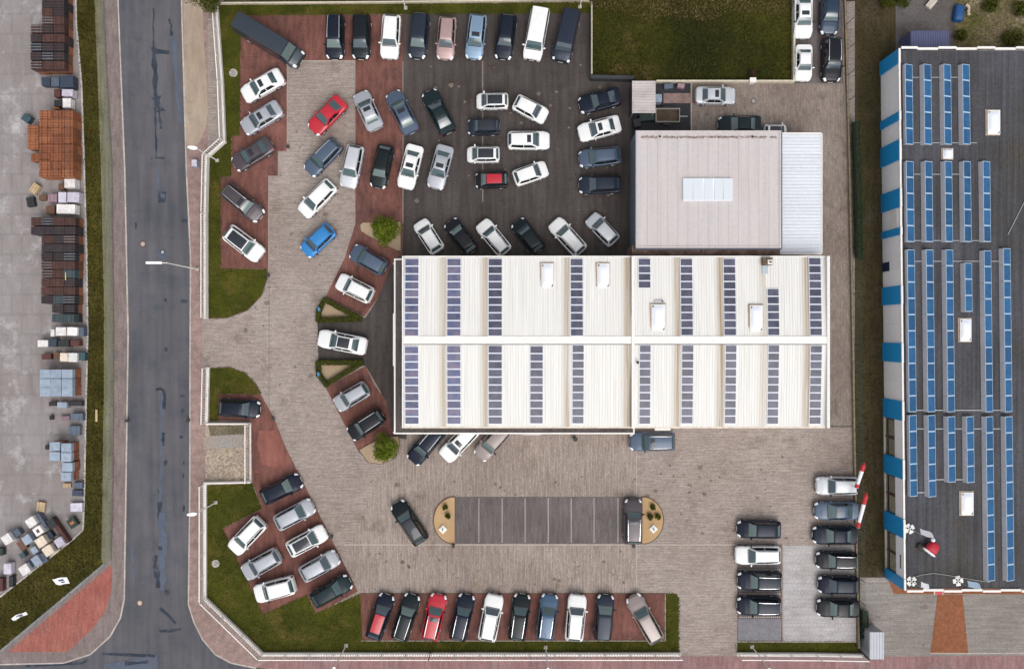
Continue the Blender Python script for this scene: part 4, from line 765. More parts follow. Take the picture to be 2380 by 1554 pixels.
for v, a, b in ((180, 2118, 2225), (332, 2118, 2270), (405, 2120, 2230), (559, 2122, 2285), (607, 2122, 2330), (953, 2125, 2335), (996, 2128, 2325), (1114, 2165, 2240), (1144, 2126, 2150)):
    p, q = P(a, v, ZB), P(b, v, ZB); put(MB().bar((p.x, p.y, ZB - .06), (q.x, q.y, ZB - .06), .06).mesh('conduit'), 'conduit', 'steel', cd)
mb = MB(); pts = [P(2115, 1343, ZB), P(2140, 1335, ZB), P(2170, 1331, ZB), P(2205, 1336, ZB), P(2260, 1346, ZB), P(2300, 1352, ZB)]
for p, q in zip(pts, pts[1:]): mb.tube((p.x, p.y, ZB - .02), (q.x, q.y, ZB - .02), .035, n=6)
tag(put(mb.mesh('roof_cable'), 'roof_cable', 'grey_wire'), 'thin sagging cable along the lower edge of the dark roof', 'cable')
p, q = P(2342, 545, ZB), P(2385, 460, ZB); tag(put(MB().tube((p.x, p.y, ZB - .04), (q.x, q.y, ZB - .04), .04, n=6).mesh('lightning_rod'), 'lightning_rod', 'steel'), 'thin slanting metal rod at the right edge of the dark roof', 'rod')

# flags standing on ballast slabs on the dark roof
slab = plain('white_slab', (.72, .71, .68), .7, var=.1)
def cloth(p, du, dv, nu, nv, amp, ph):
    mb = MB(); p = Vector(p); du = Vector(du); dv = Vector(dv); nrm = du.cross(dv).normalized()
    for s in (0, .012):
        for i in range(nu + 1):
            for j in range(nv + 1): a, b = i / nu, j / nv; mb.v.append(tuple(p + du * a + dv * b + nrm * (amp * a * math.sin(ph + a * 7 + b * 1.5) + s)))
    n = (nu + 1) * (nv + 1); idx = lambda i, j: i * (nv + 1) + j
    for i in range(nu):
        for j in range(nv): mb.f += [(idx(i, j), idx(i + 1, j), idx(i + 1, j + 1), idx(i, j + 1)), (n + idx(i, j + 1), n + idx(i + 1, j + 1), n + idx(i + 1, j), n + idx(i, j))]
    return mb
M['flag_w'] = plain('flag_white', (.70, .71, .74), .8); M['flag_b'] = plain('flag_pale_blue', (.48, .60, .74), .8)
for u, v, a, lab, fm, d in ((2113, 1228, .5, 'white flag on a cross-shaped ballast base beside the red inflatable', 'flag_w', (.95, -.35, -.1)), (2118, 1350, .75, 'narrow white flag on ballast slabs at the lower left roof corner', 'flag_w', (.8, -.35, -.25)), (2226, 1349, .1, 'pale blue flag on ballast slabs at the lower roof edge', 'flag_b', (.95, -.25, -.15))):
    c = P(u, v, ZB); t = thing('roof_flag', lab, 'flag', (c.x, c.y, ZB - .1), 'flags on the dark roof', False)
    for k in range(4): an = a + k * math.pi / 2; put(MB().rbox((.27 * math.cos(an), .27 * math.sin(an)), .42, .42, 0, .1, an).mesh('ballast_slab'), 'ballast_slab', slab, t)
    h = 2.4 if v < 1300 else 2.0; put(MB().tube((0, 0, .05), (0, 0, h), .03).mesh('pole'), 'pole', 'steel', t)
    L_ = 1.35 if u != 2118 else 1.0; me = cloth((0, 0, h - .05), Vector(d) * L_, (0.15, .42, -.5 if u != 2118 else -.3), 10, 5, .09, u).mesh('flag_cloth', 60); put(me, 'flag_cloth', fm, t)
# red and white inflatable on the dark roof
c = P(2166, 1273, ZB + .5); t = thing('roof_inflatable', 'red and white hat-shaped inflatable on the dark roof', 'inflatable', (c.x, c.y, ZB - .1), None, False); t.rotation_euler = (0, 0, R(-38))
def blob(rx, ry, rz, c=(0, 0, 0), n=14, m=9, flat=1.0, taper=0.0):
    mb = MB()
    for j in range(m + 1):
        th = math.pi * j / m
        for i in range(n):
            ph = 2 * math.pi * i / n; x = math.copysign(abs(math.cos(ph)) ** flat, math.cos(ph)) * math.sin(th) ** flat; y = math.copysign(abs(math.sin(ph)) ** flat, math.sin(ph)) * math.sin(th) ** flat; z = math.cos(th)
            k = 1 - taper * (y * .5 + .5); mb.v.append((c[0] + rx * x * k, c[1] + ry * y, c[2] + rz * z * k))
    mb.f = [(j * n + i, j * n + (i + 1) % n, (j + 1) * n + (i + 1) % n, (j + 1) * n + i)[::-1] for j in range(m) for i in range(n)]; return mb
put(blob(.70, .55, .45, (0, .1, .6), 18, 10, .7, .35).mesh('red_body', 60), 'red_body', plain('red_fabric', (.42, .012, .025), .6), t)
put(blob(.72, .13, .34, (0, -.48, .55), 18, 8, .8).mesh('white_trim', 60), 'white_trim', 'flag_w', t); put(blob(.2, .2, .2, (-.62, .62, .95)).mesh('white_ball', 60), 'white_ball', 'flag_w', t)
put(blob(.55, .35, .2, (-.55, -.55, .2), 14, 8, .8).mesh('dark_base', 60), 'dark_base', plain('dark_olive_fabric', (.03, .03, .02), .8), t)
mb = MB(); mb.bar((-1.0, -.9, .1), (0, -.6, .12), .05).bar((-1.0, -.3, .1), (-.3, -.2, .12), .05); put(mb.mesh('guy_strut'), 'guy_strut', 'bark', t)
c = P(2184, 1376, 3.0); t = thing('awning_sign', 'small red sign with white frame below the lower roof edge', 'sign', (c.x, c.y, 2.6), None, False)
put(MB().box(-.38, .38, -.28, .28, 0, .12).mesh('board'), 'board', plain('red_sign', (.45, .03, .05), .5), t); mb = MB()
for bx in ((-.42, -.383, -.3, .3), (.383, .42, -.3, .3), (-.38, .38, .283, .31)): mb.box(*bx, -.02, .16)
put(mb.mesh('frame'), 'frame', 'white', t); put(MB().bar((0, .25, .05), (0, .6, .05), .06).mesh('bracket'), 'bracket', 'steel', t)
# red and white windsocks beside the east fence
def windsock(label, u0, v0, u1, v1):
    a = P(u0, v0, 2.6); b = P(u1, v1, 3.3); t = thing('windsock', label, 'windsock', (a.x, a.y, .08), 'red and white windsocks by the fence', False); d = b - a; d.z = .5
    put(MB().tube((0, 0, 0), (0, 0, 2.9), .04).mesh('pole'), 'pole', 'steel', t)
    rd = plain('sock_red', (.40, .02, .025), .7)
    for (p, q, r0, r1, nm, m_) in ((0.0, .17, .20, .21, 'red_section', rd), (.17, .78, .16, .19, 'white_section', M['flag_w']), (.78, 1.05, .20, .23, 'red_section', rd)):
        put(MB().tube(Vector((0, 0, 2.6)) + d * p, Vector((0, 0, 2.6)) + d * q, r0, r1, 14).mesh(nm, 40), nm, m_, t)
    put(MB().tube(Vector((0, 0, 2.6)) + d * 1.05, Vector((0, 0, 2.6)) + d * 1.17, .22, .02, 6).mesh('tip'), 'tip', rd, t)
windsock('upper red and white windsock right of the silver estate', 1989, 1132, 2007, 1083); windsock('lower red and white windsock right of the slate estate', 1992, 1224, 2012, 1156)

# grey shed, containers and heaps at the edges
ZQ = 2.4; q0, q1, q2, q3 = quad(2021, 1468, 2054, 1531, ZQ)
t = thing('storage_shed', 'narrow grey metal storage shed at the lower right corner', 'shed', ((q0 + q1) / 2, (q2 + q3) / 2, .09))
gm = plain('grey_metal_sheet', (.33, .34, .38), .45, .2, var=.06)
put(MB().box(q0 + .04, q1 - .04, q2 + .04, q3 - .04, .05, ZQ - .08).mesh('wall'), 'wall', gm, t); me = corr_mesh('roof_sheet', (q1 - q0), (q3 - q2), 5, .03, .05); put(me, 'roof_sheet', gm, t, Vector(((q0 + q1) / 2, q2, ZQ - .03)) - t.location)
q0, q1, q2, q3 = quad(2116, 72, 2205, 125, 2.6)
t = thing('storage_container', 'blue-grey corrugated container behind the striped building', 'container', ((q0 + q1) / 2, (q2 + q3) / 2, .07)); bm_ = plain('blue_grey_sheet', (.075, .085, .17), .5, var=.08)
put(MB().box(q0 + .03, q1 - .03, q2 + .03, q3 - .03, .05, 2.5).mesh('wall'), 'wall', bm_, t)
n = 4; w = (q1 - q0) / n; me = corr_mesh('roof_sheet', w, q3 - q2, 4, .04, .05)
for i in range(n): put(me, 'roof_sheet', bm_, t, Vector((q0 + (i + .5) * w, q2, 2.57)) - t.location)
c = P(2230, 29, .6); t = thing('tarp_heap', 'bright blue tarpaulin heap at the top right', 'tarpaulin', (c.x, c.y, .07), None, False); t.rotation_euler = (0, 0, R(-8))
put(blob(.52, .88, .5, (0, 0, .2), 24, 12, .42, .1).mesh('cover', 50), 'cover', plain('blue_tarp', (.005, .075, .24), .55, var=.25, scale=4), t); put(MB().tube((.35, .1, .4), (.5, .25, 1.0), .05).mesh('prop'), 'prop', 'dark', t)
c = P(2167, 5, .4); t = thing('board_stack', 'stack of pale boards at the top edge beside the grey track', 'boards', (c.x, c.y, .07), None, False); t.rotation_euler = (0, 0, R(50))
for i in range(5): put(MB().box(-.7, .6 + random.uniform(-.2, .2), -.32 + i * .13, -.21 + i * .13, .05, .3 + random.uniform(0, .1)).mesh('board'), 'board', plain('pale_board', (.55, .48, .42), .8, var=.1) if 'pb' not in M else M['pb'], t)
c = P(2248, 24, .3); mb = MB(); pts = [(-.15, .55, .2), (.1, .35, .22), (.12, 0, .2), (.05, -.3, .2), (.2, -.5, .18)]
for p, q in zip(pts, pts[1:]): mb.tube(p, q, .15, .15, 8)
o = put(mb.mesh('bent_log'), 'bent_log', plain('bleached_wood', (.52, .42, .32), .8, var=.15)); o.location = (c.x, c.y, .07); tag(o, 'bent bleached log beside the blue tarpaulin heap', 'log')
# flagpoles in the planted strip lower left
M['hedge_pole'] = plain('weathered_pole', (.10, .10, .07), .7)
def ground_flag(label, u, v, du, h, seg):
    b = P(u, v, 0); f = (H) / H; t = thing('flagpole', label, 'flag', (b.x, b.y, .09), 'white flags in the planted strip', False)
    put(MB().tube((0, 0, 0), (0, 0, h), .018, .014, 6).mesh('pole'), 'pole', 'hedge_pole', t)
    fl = put(cloth((0, 0, h - .1), du, seg, 12, 6, .10, u).mesh('flag_cloth', 60), 'flag_cloth', 'flag_w', t)
    e = put(cloth(Vector((0, 0, h - .09)) + Vector(du) * .28 + Vector(seg) * .28 + Vector((0, 0, .03)), Vector(du) * .4, Vector(seg) * .2, 6, 3, .02, u).mesh('emblem', 60), 'emblem', plain('emblem_navy', (.05, .07, .12), .8), fl)
    e = put(cloth(Vector((0, 0, h - .09)) + Vector(du) * .28 + Vector(seg) * .62 + Vector((0, 0, .03)), Vector(du) * .25, Vector(seg) * .16, 6, 3, .02, u).mesh('emblem', 60), 'emblem', M['emblem'] if 'emblem' in M else plain('emblem_navy2', (.05, .07, .12), .8), fl)
def flag_base(u, v, h): k = (H - h) / H; return 1189.5 + (u - 1189.5) * k, 777 + (v - 777) * k
for lab, u, v, du, seg, h in (('white flag with a dark emblem beside the red brick corner', 155, 1340, (-1.55, -.25, -.35), (.0, -.75, -.55), 5.0), ('white flag at the far lower left above the brick corner', 60, 1420, (-1.55, -.65, -.3), (-.15, -.45, -.6), 5.0)):
    bu, bv = flag_base(u, v, h); ground_flag(lab, bu, bv, du, h, seg)
# ------------------------------------------------------------------ lamp posts, bollards, signs
def lamp(label, u, v, h=6.1, arm=(0, 0), head='disc'):
    b = P(u, v); t = thing('street_lamp', label, 'street lamp', (b.x, b.y, .1), 'lamp posts around the lot', False)
    put(MB().rbox((0, 0), .34, .34, 0, .16).mesh('base'), 'base', 'kerb', t); put(MB().tube((0, 0, .1), (0, 0, h), .065, .045, 10).mesh('pole'), 'pole', 'white', t)
    ax, ay = arm; L_ = math.hypot(ax, ay); a = math.atan2(ay, ax)
    if head == 'disc':
        hd = MB(); n = 12
        prof = [(-.12, .10), (.2, .2), (.55, .18), (.8, .08)]
        for z, k in ((.0, 1), (.12, .8)):
            for x, w in prof: hd.v += [(x, w * k, z), (x, -w * k, z)]
        m = len(prof)
        for i in range(m - 1):
            o = 2 * i; hd.f += [(o, o + 1, o + 3, o + 2), (2 * m + o + 2, 2 * m + o + 3, 2 * m + o + 1, 2 * m + o), (o, o + 2, 2 * m + o + 2, 2 * m + o), (o + 1, 2 * m + o + 1, 2 * m + o + 3, o + 3)]
        hd.f += [(0, 2 * m, 2 * m + 1, 1), (2 * m - 2, 2 * m - 1, 4 * m - 1, 4 * m - 2)]
        o = put(hd.mesh('lamp_head'), 'lamp_head', plain('lamp_white', (.80, .80, .80), .4), t, (0, 0, h - .02)); o.rotation_euler = (0, 0, a)
    else:
        put(MB().tube((0, 0, h - .05), (ax * .4, ay * .4, h + .1), .035, n=8).mesh('arm'), 'arm', 'white', t); o = put(MB().box(0, 1.45, -.11, .11, 0, .12).mesh('lamp_head'), 'lamp_head', plain('lamp_white', (.82, .83, .84), .4), t, (ax * .4, ay * .4, h + .05)); o.rotation_euler = (0, 0, a)
lamp('white lamp post at the bend of the north-west fence', 506, 374, 5.7, (-1, .12)); lamp('tall street lamp reaching over the road beside the fence', 460, 626, 7.6, (-1, 0), 'long')
lamp('white lamp post beside the south-west lawn fence', 503, 1166, 5.5, (-1, -.1)); lamp('white lamp post on the grass left of the bottom car row', 805, 1497, 5.8, (-.1, -1)); lamp('white lamp post below the blue estate in the bottom row', 1267.5, 1501, 5.6, (0, -1))
lamp('white lamp post on the small lawn right of the exit', 1746, 1500, 5.8, (.5, -1)); lamp('white lamp post above the white estate in the top row', 943, 21, 5.8, (-.3, 1)); lamp('white lamp post above the dark van in the top row', 1347, 18, 5.8, (.1, 1))
for u, v, lab in ((671, 343, 'dark bollard at the step in the red paving'), (625, 641, 'dark bollard at the lawn curve north of the entrance'), (637, 972, 'dark bollard on the red paving edge south of the entrance'), (772, 1245, 'dark bollard beside the white panoramic-roof car'), (1054, 1266, 'dark bollard at the left tan island corner'), (1471, 1266, 'dark bollard at the right tan island corner'), (299, 976, 'dark drain bollard at the left road kerb'), (440, 976, 'dark drain bollard at the right road kerb')):
    c = P(u, v); t = thing('bollard', lab, 'bollard', (c.x, c.y, .09), 'dark bollards', False)
    put(MB().rbox((0, 0), .24, .24, 0, .45).mesh('post'), 'post', 'kerb_dark', t); put(MB().rbox((0, 0), .28, .28, .45, .52).mesh('cap'), 'cap', 'dark_fab', t)
for u, v, lab in ((1029.5, 1228, 'white diamond-shaped lamp base on the left tan island'), (1517, 1227, 'white diamond-shaped lamp base on the right tan island')):
    c = P(u, v); t = thing('pole_base', lab, 'pole base', (c.x, c.y, .18), 'white pole bases on the islands', False)
    put(MB().rbox((0, 0), .62, .62, 0, .14, R(45)).mesh('slab'), 'slab', slab, t); put(MB().tube((0, 0, .1), (0, 0, .9), .07, n=10).mesh('stub'), 'stub', 'steel', t)
c = P(1336, 1019, .6); t = thing('waste_bin', 'dark waste bin standing at the canopy edge below the white roof', 'bin', (c.x, c.y, .1), None, False)
put(MB().tube((0, 0, 0), (0, 0, .8), .2, .22, 14).mesh('drum'), 'drum', 'dark', t); put(MB().tube((0, 0, .8), (0, 0, .86), .24, .2, 14).mesh('lid'), 'lid', 'dark_fab', t)
c = P(460, 384); t = thing('utility_box', 'grey-blue utility cabinet outside the fence bend', 'cabinet', (c.x, c.y, .08), None, False)
put(MB().box(-.22, .22, -.3, .3, 0, .9).mesh('housing'), 'housing', 'paleblue', t); put(MB().box(-.25, .25, -.33, .33, .9, .95).mesh('lid'), 'lid', 'lav', t)

# ------------------------------------------------------------------ builder's yard on the left
M['tile_dark'] = plain('dark_roof_tiles', (.022, .021, .028), .7, var=.35, scale=2.5); M['tile_dark2'] = plain('rusty_dark_tiles', (.060, .026, .022), .7, var=.35, scale=2.5); M['tile_side'] = plain('clay_pack_side', (.24, .085, .042), .8, var=.35, scale=2); M['tile_orange'] = plain('clay_roof_tiles', (.24, .078, .030), .75, var=.3, scale=2.5); M['tile_orange2'] = plain('bright_clay_tiles', (.31, .11, .045), .75, var=.2); M['tile_gap'] = plain('clay_edges', (.13, .045, .025), .8, var=.3)
def tile_meshes():
    d = {}
    w, l = 1.09, .80
    pal = MB()
    for y in (-.34, 0, .34): pal.box(-w / 2, w / 2, y - .045, y + .045, 0, .09)
    for i in range(5): x = -w / 2 + w * (i + .5) / 5; pal.box(x - .07, x + .07, -l / 2, l / 2, .092, .115)
    d['pallet'] = pal.mesh('pallet')
    low = MB(); 
    for i in range(6): y = -l / 2 + l * (i + .5) / 6; low.box(-w / 2 + .03, w / 2 - .03, y - l / 12 + .006, y + l / 12 - .006, .118, .88)
    d['lower_pack'] = low.mesh('lower_pack')
    top = MB(); rr = random.Random(3)
    for i in range(6): y = -l / 2 + l * (i + .5) / 6; top.box(-w / 2 + .01, w / 2 - .01, y - l / 12 + .007, y + l / 12 - .007, .93, 1.80 + rr.uniform(-.03, .03))
    d['upper_pack'] = top.mesh('upper_pack')
    ed = MB()
    for i in range(3): y = -l / 2 + l * (i * 2 + 1) / 6; ed.box(-w / 2 + .012, w / 2 - .012, y - .015, y + .015, .95, 1.835)
    d['clay_edge'] = ed.mesh('clay_edge')
    st = MB()
    for x in (-.28, .28): st.box(x - .012, x + .012, -l / 2 - .004, l / 2 + .004, .12, 1.835)
    d['strap'] = st.mesh('strap'); mid = MB()
    for y in (-.34, 0, .34): mid.box(-w / 2, w / 2, y - .045, y + .045, .882, .928)
    d['spacer'] = mid.mesh('spacer'); return d
TM = tile_meshes()
def tile_pack(u, v, label, group, top, low, hs_=1.0):
    c = P(u, v, 1.85 * hs_); t = thing('tile_pack', label, 'tile pack', (c.x, c.y, .05), group, False); t.scale = (1, 1, hs_)
    put(TM['pallet'], 'pallet', 'pallet_wood', t); put(TM['lower_pack'], 'lower_pack', low, t); put(TM['spacer'], 'spacer', 'pallet_wood', t); put(TM['upper_pack'], 'upper_pack', top, t); put(TM['strap'], 'strap', 'dark_fab', t); put(TM['clay_edge'], 'clay_edge', 'steel' if top.startswith('tile_dark') and random.random() < .14 else 'tile_gap', t)
COLN = {2: ['left', 'right'], 3: ['left', 'middle', 'right'], 4: ['leftmost', 'second', 'third', 'rightmost']}
ROWN = ['topmost', 'second', 'third', 'fourth', 'fifth', 'sixth', 'seventh', 'eighth', 'ninth', 'tenth', 'eleventh', 'twelfth', 'thirteenth', 'fourteenth', 'fifteenth']
def pile(us, v0, v1, label, group, tops, lows, r0=0, var=.06):
    n = max(1, round((v1 - v0) / 19.2)); s = (v1 - v0) / n
    for i in range(n):
        k = random.choice(tops)
        for j, u in enumerate(us): tile_pack(u + random.uniform(-.5, .5), v0 + (i + .5) * s, f'{label}, {ROWN[r0 + i]} row, {COLN[len(us)][j]} column', group, k if random.random() < .6 else random.choice(tops), lows[i % len(lows)], 1 + random.uniform(-var, var))
    return r0 + n
DK = ['tile_dark', 'tile_dark', 'tile_dark', 'tile_dark2']; DL = ['tile_side', 'tile_dark', 'tile_side', 'brown']
lab = 'dark roof tile pack in the top left pile'; g = 'dark tile packs, top left pile'; r0 = pile([110, 136.5], -20, 57, lab, g, DK, DL); pile([84, 110.5, 137], 57, 162, lab, g, DK, DL, r0)
pile([104, 130, 156.5], 256, 412, 'orange clay tile pack in the orange pile', 'orange clay tile packs', ['tile_orange', 'tile_orange', 'tile_orange2'], ['tile_orange', 'tile_orange2', 'brown'])
for v, w_ in ((300, 'upper'), (319, 'middle'), (337, 'lower')): tile_pack(77, v, f'{w_} one of three low bright orange packs left of the orange pile', 'low orange clay packs', 'tile_orange2', 'tile_orange', .62)
tile_pack(85, 366, 'short brownish clay pack at the left of the orange pile, near its lower end', None, 'tile_orange', 'brown', .55)
lab = 'dark roof tile pack in the long dark pile'; g = 'dark tile packs, long lower pile'
r0 = pile([85, 110.5, 136, 162], 504, 546, lab, g, DK, DL); r0 = pile([109, 135, 161], 546, 706, lab, g, DK + ['teal'], DL, r0); pile([133.5, 159.5], 706, 750, lab, g, DK + ['teal'], DL, r0)
YB = [ # u0 v0 u1 v1 h colour label
 (97, 180, 117, 200, .9, 'navy', 'navy pallet load, leftmost below the top dark pile'), (119, 180, 138, 201, .8, 'slate', 'slate pallet load, middle one below the top dark pile'), (140, 177, 171, 204, 1.1, 'navy', 'wide navy striped pallet load below the top dark pile'),
 (126, 208, 141, 226, .8, 'maroon', 'maroon pallet load left of the lavender box'), (144, 208, 170, 224, 1.0, 'lav', 'lavender wrapped box above the white crate'), (126, 233, 146, 248, .9, 'blackish', 'black pallet load left of the white crate'), (146, 229, 165, 251, 1.0, 'white_w', 'white crate just above the orange tile pile'),
 (125, 246, 138, 254, .6, 'orange', 'small orange block above the orange tile pile'), (150, 416, 175, 437, 1.1, 'white_w', 'white wrapped pallet just below the orange pile'), (136, 427, 149, 442, .7, 'brown', 'small brown load left of the upper white pallet'),
 (91, 453, 109, 466, .6, 'brown', 'low brown load left of the mauve pallet'), (111, 451, 133, 470, .9, 'mauve', 'mauve pallet load in the row below the white pallet'), (136, 447, 154, 471, 1.1, 'lav', 'lavender pallet load, left one of the pair'), (157, 447, 185, 470, 1.1, 'lav', 'wide lavender pallet load nearest the planted strip'),
 (107, 478, 127, 498, .7, 'brown', 'brown load left of the long white pallet'), (132, 475, 175, 497, 1.1, 'white_w', 'long white pallet above the long dark pile'),
 (130, 760, 154, 780, 1.2, 'white_w', 'white square pallet, left of the pair below the dark pile'), (156.5, 760, 180, 780, 1.2, 'white_w', 'white square pallet, right of the pair below the dark pile'), (118, 765, 127, 782, .9, 'white_w', 'narrow white load beside the white pallet pair'), (181, 760, 195, 781, .9, 'slate', 'slate load between white pallets and planted strip'),
 (88, 790, 112, 806, .9, 'white_w', 'white pallet farthest left below the white pair'), (113, 787, 132, 806, .8, 'navy', 'navy load with pale edge beside the left white pallet'), (135, 790, 161, 806, .9, 'blackish', 'black load left of the maroon one'), (164, 790, 185, 804, .8, 'maroon', 'maroon striped load near the planted strip'),
 (97, 822, 119, 835, .6, 'maroon', 'low maroon load left of the cream boxes'), (125, 819, 138, 833, .6, 'brown', 'small brown load left of the cream boxes'), (139.5, 820, 158, 840, 1.1, 'cream_w', 'cream wrapped box, left of two'), (159, 820, 180, 841, 1.1, 'white_w', 'off-white wrapped box, right of two'), (182, 819, 198, 838, .8, 'teal', 'teal load right of the off-white box'),
 (114, 933, 132, 943, .5, 'blackish', 'black load left of the small pale blue pallet'), (133, 934, 156, 948, .8, 'paleblue', 'small pale blue pallet below the blue block'), (160, 932, 191, 943, .6, 'blackish', 'dark mixed load right of the small pale blue pallet'), (115, 965, 123, 975, .4, 'blackish', 'small black drum on the open yard'),
 (141, 966, 162, 977, .4, 'mauve', 'low mauve load left of the slate one'), (164, 960, 193, 977, .7, 'slate', 'slate pallet load at the planted strip, middle of the yard'), (159, 989, 186, 1011, .6, 'slate', 'low slate load above the lower pale blue packs'), (105, 1034, 114, 1044, .5, 'blackish', 'small black bin left of the lower pale blue packs'),
 (147, 1122, 165, 1132, .3, 'wood', 'low wooden boards below the lower pale blue packs'), (170, 1120, 192, 1134, .5, 'slate', 'low slate load beside the wooden boards'), (168, 1138, 192, 1152, .4, 'navy', 'low navy load at the lower yard edge'), (164, 1168, 192, 1188, .5, 'lav', 'low lavender grey load above the dark green crate'),
 (9, 1308, 27, 1333, .8, 'lav', 'lavender crate at the bottom left of the yard'), (21, 1338, 31, 1363, .7, 'blackish', 'narrow black load at the bottom left of the yard'), (-8, 1343, 7, 1373, .7, 'maroon', 'maroon load cut by the left picture edge'), (-8, 1273, 7, 1290, .7, 'dgreen', 'dark green load cut by the left picture edge')]
for (a, b, c_, d, h, m_, lab) in YB: crate(lab, (a + c_) / 2, (b + d) / 2, (c_ - a) * K * .985, (d - b) * K * .985, h, m_, random.uniform(-.03, .03), group='pallet loads in the yard')
for i, v in enumerate((868.5, 890, 910.5)):
    for j, u in enumerate((105.5, 130.5, 156.5)): crate(f'pale blue wrapped pack in the three-by-three block, {ROWN[i]} row, {COLN[3][j]} column', u, v, 1.06, .87, 1.75 + random.uniform(-.05, .05), 'maroon' if False else 'tile_side', 0, 'wrapped_pack', 'pallet', 'pale blue packs, upper block', lid='paleblue')
for u, v, w_ in ((127.5, 1037, 'upper left pack'), (127.5, 1060, 'second pack down the left column'), (154.5, 1040, 'topmost pack of the right column'), (154.5, 1062, 'second pack down the right column'), (157, 1085, 'third pack down the right column'), (154, 1107, 'lowest pack')): crate(f'pale blue wrapped {w_} in the lower stepped group', u, v, 1.02, .88, 1.6 + random.uniform(-.05, .05), 'tile_side', 0, 'wrapped_pack', 'pallet', 'pale blue packs, lower group', lid='paleblue')
RB = R(34)
for (u, v, w, l, h, m_, lab) in ((72.5, 1212.5, .92, .88, 1.3, 'white_w', 'white crate, topmost of the slanted group'), (89, 1232.5, .86, .84, 1.25, 'white_w', 'white crate with brown print in the slanted group'), (95.5, 1258, .98, .92, 1.3, 'cream_w', 'upper cream crate in the slanted group'), (112, 1278.5, .98, .92, 1.3, 'cream_w', 'lower cream crate beside the planted strip'),
    (63, 1253, .86, .86, 1.1, 'paleblue', 'pale blue-white crate left of the cream ones'), (16.5, 1251.5, .92, .9, 1.2, 'white_w', 'white crate standing apart at the far left'), (138.5, 1259, .86, .86, 1.1, 'lav', 'lavender crate at the right of the slanted group'), (85, 1302, .8, .95, .9, 'paleblue', 'glassy pale blue crate near the yard edge'), (57.5, 1323, .95, .95, 1.2, 'white_w', 'white crate lowest of the slanted group'),
    (95, 1210, .5, 1.5, .8, 'slate', 'long slate load beside the topmost white crate'), (120, 1215, .75, .95, .9, 'blackish', 'black load in the slanted group'), (140, 1235, .45, 2.6, .8, 'maroon', 'long brown-maroon load at the right of the slanted group'), (112, 1245, .9, .7, .6, 'navy', 'navy load between black and cream crates'), (125, 1272, .7, .6, .7, 'navy', 'small navy load left of the lavender crate'),
    (51, 1266, .7, 1.0, .6, 'brown', 'brown load left of the pale blue-white crate'), (52, 1289, .55, .5, .7, 'teal', 'dark teal box in the slanted group'), (80, 1278, .6, .7, .6, 'paleblue', 'small bluish load between pale crates'), (100, 1296, .6, 1.0, .6, 'slate', 'slate load below the lower cream crate'), (70, 1310, .55, .8, .7, 'navy', 'navy load right of the lowest white crate'), (38, 1238, .8, .7, .7, 'slate', 'slate load right of the lone white crate'), (168, 1214, .85, .95, .6, 'dgreen', 'dark green crate with orange contents at the yard corner')):
    t = crate(lab, u, v, w, l, h, m_, RB, group='crates standing at a slant')
    if 'brown print' in lab: put(MB().box(-.16, .12, -.18, .18, h - .01, h + .004).mesh('printed_panel'), 'printed_panel', 'brown', t)
    if 'orange contents' in lab: put(MB().box(-.2, .25, -.15, .15, h - .05, h + .06).mesh('contents'), 'contents', 'orange', t)
crate('light wooden crate turned askew on the yard', 80, 438, .7, 1.0, .6, 'wood', R(-35), 'wooden_crate', 'crate'); crate('black sack pile beside the wooden crate', 71, 469, .75, .95, .5, 'blackish', R(10), 'sack_pile', 'sacks', None, False, .05, False); crate('blue and white box turned askew by the orange pile', 61, 275, .8, .75, .7, 'teal', R(-35), 'tool_box', 'box', None, False, .05, False); crate('open wooden pallet frame above the slanted crates', 95, 1177, .8, .95, .35, 'wood', R(-8), 'wooden_crate', 'crate')
for u, v, lab in ((227, 965, 'pale plank lying in the planted strip'),): c = P(u, v); o = put(MB().box(-.1, .1, -.6, .6, 0, .08).mesh('plank'), 'plank', 'wood'); o.location = (c.x, c.y, .2); tag(o, lab, 'plank')
c = P(154, 642, 1.9); o = put(MB().box(-.04, .04, -.38, .38, 0, .06).mesh('timber_batten'), 'timber_batten', plain('yellow_batten', (.55, .45, .12), .7)); o.location = (c.x, c.y, 1.98); tag(o, 'short yellow batten lying on the long dark tile pile', 'batten')

# ------------------------------------------------------------------ cars
#        L    W    roof  hood0 cowl  belt  deck   a    b    c    d    rw   wb
TY = {
 'sedan': (4.6, 1.80, 1.44, .68, .93, .93, .98, .275, .425, .70, .855, .64, .90),
 'coupe': (4.5, 1.82, 1.36, .66, .90, .90, .96, .30, .45, .66, .88, .62, .90),
 'hatch': (4.1, 1.76, 1.47, .70, .96, .96, .98, .235, .40, .86, .965, .65, .90),
 'wagon': (4.6, 1.80, 1.48, .70, .95, .95, .98, .265, .415, .90, .98, .64, .90),
 'suv':   (4.5, 1.86, 1.66, .88, 1.08, 1.08, 1.10, .26, .395, .89, .98, .68, .91),
 'mpv':   (4.4, 1.80, 1.68, .84, 1.04, 1.06, 1.08, .215, .385, .92, .985, .70, .92),
 'city':  (3.3, 1.60, 1.47, .74, .98, .98, 1.0, .17, .345, .88, .97, .68, .91),
 'van':   (5.0, 1.92, 1.95, .95, 1.18, 1.18, 1.2, .17, .30, .965, .99, .80, .95),
 'longvan': (6.9, 1.98, 2.55, 1.05, 1.32, 1.35, 1.4, .115, .20, .985, .996, .84, .97)}
def kf(pts, s):
    for (a, x), (b, y) in zip(pts, pts[1:]):
        if s <= b: return x + (y - x) * ((s - a) / (b - a) if b > a else 0)
    return pts[-1][1]
CM = {}
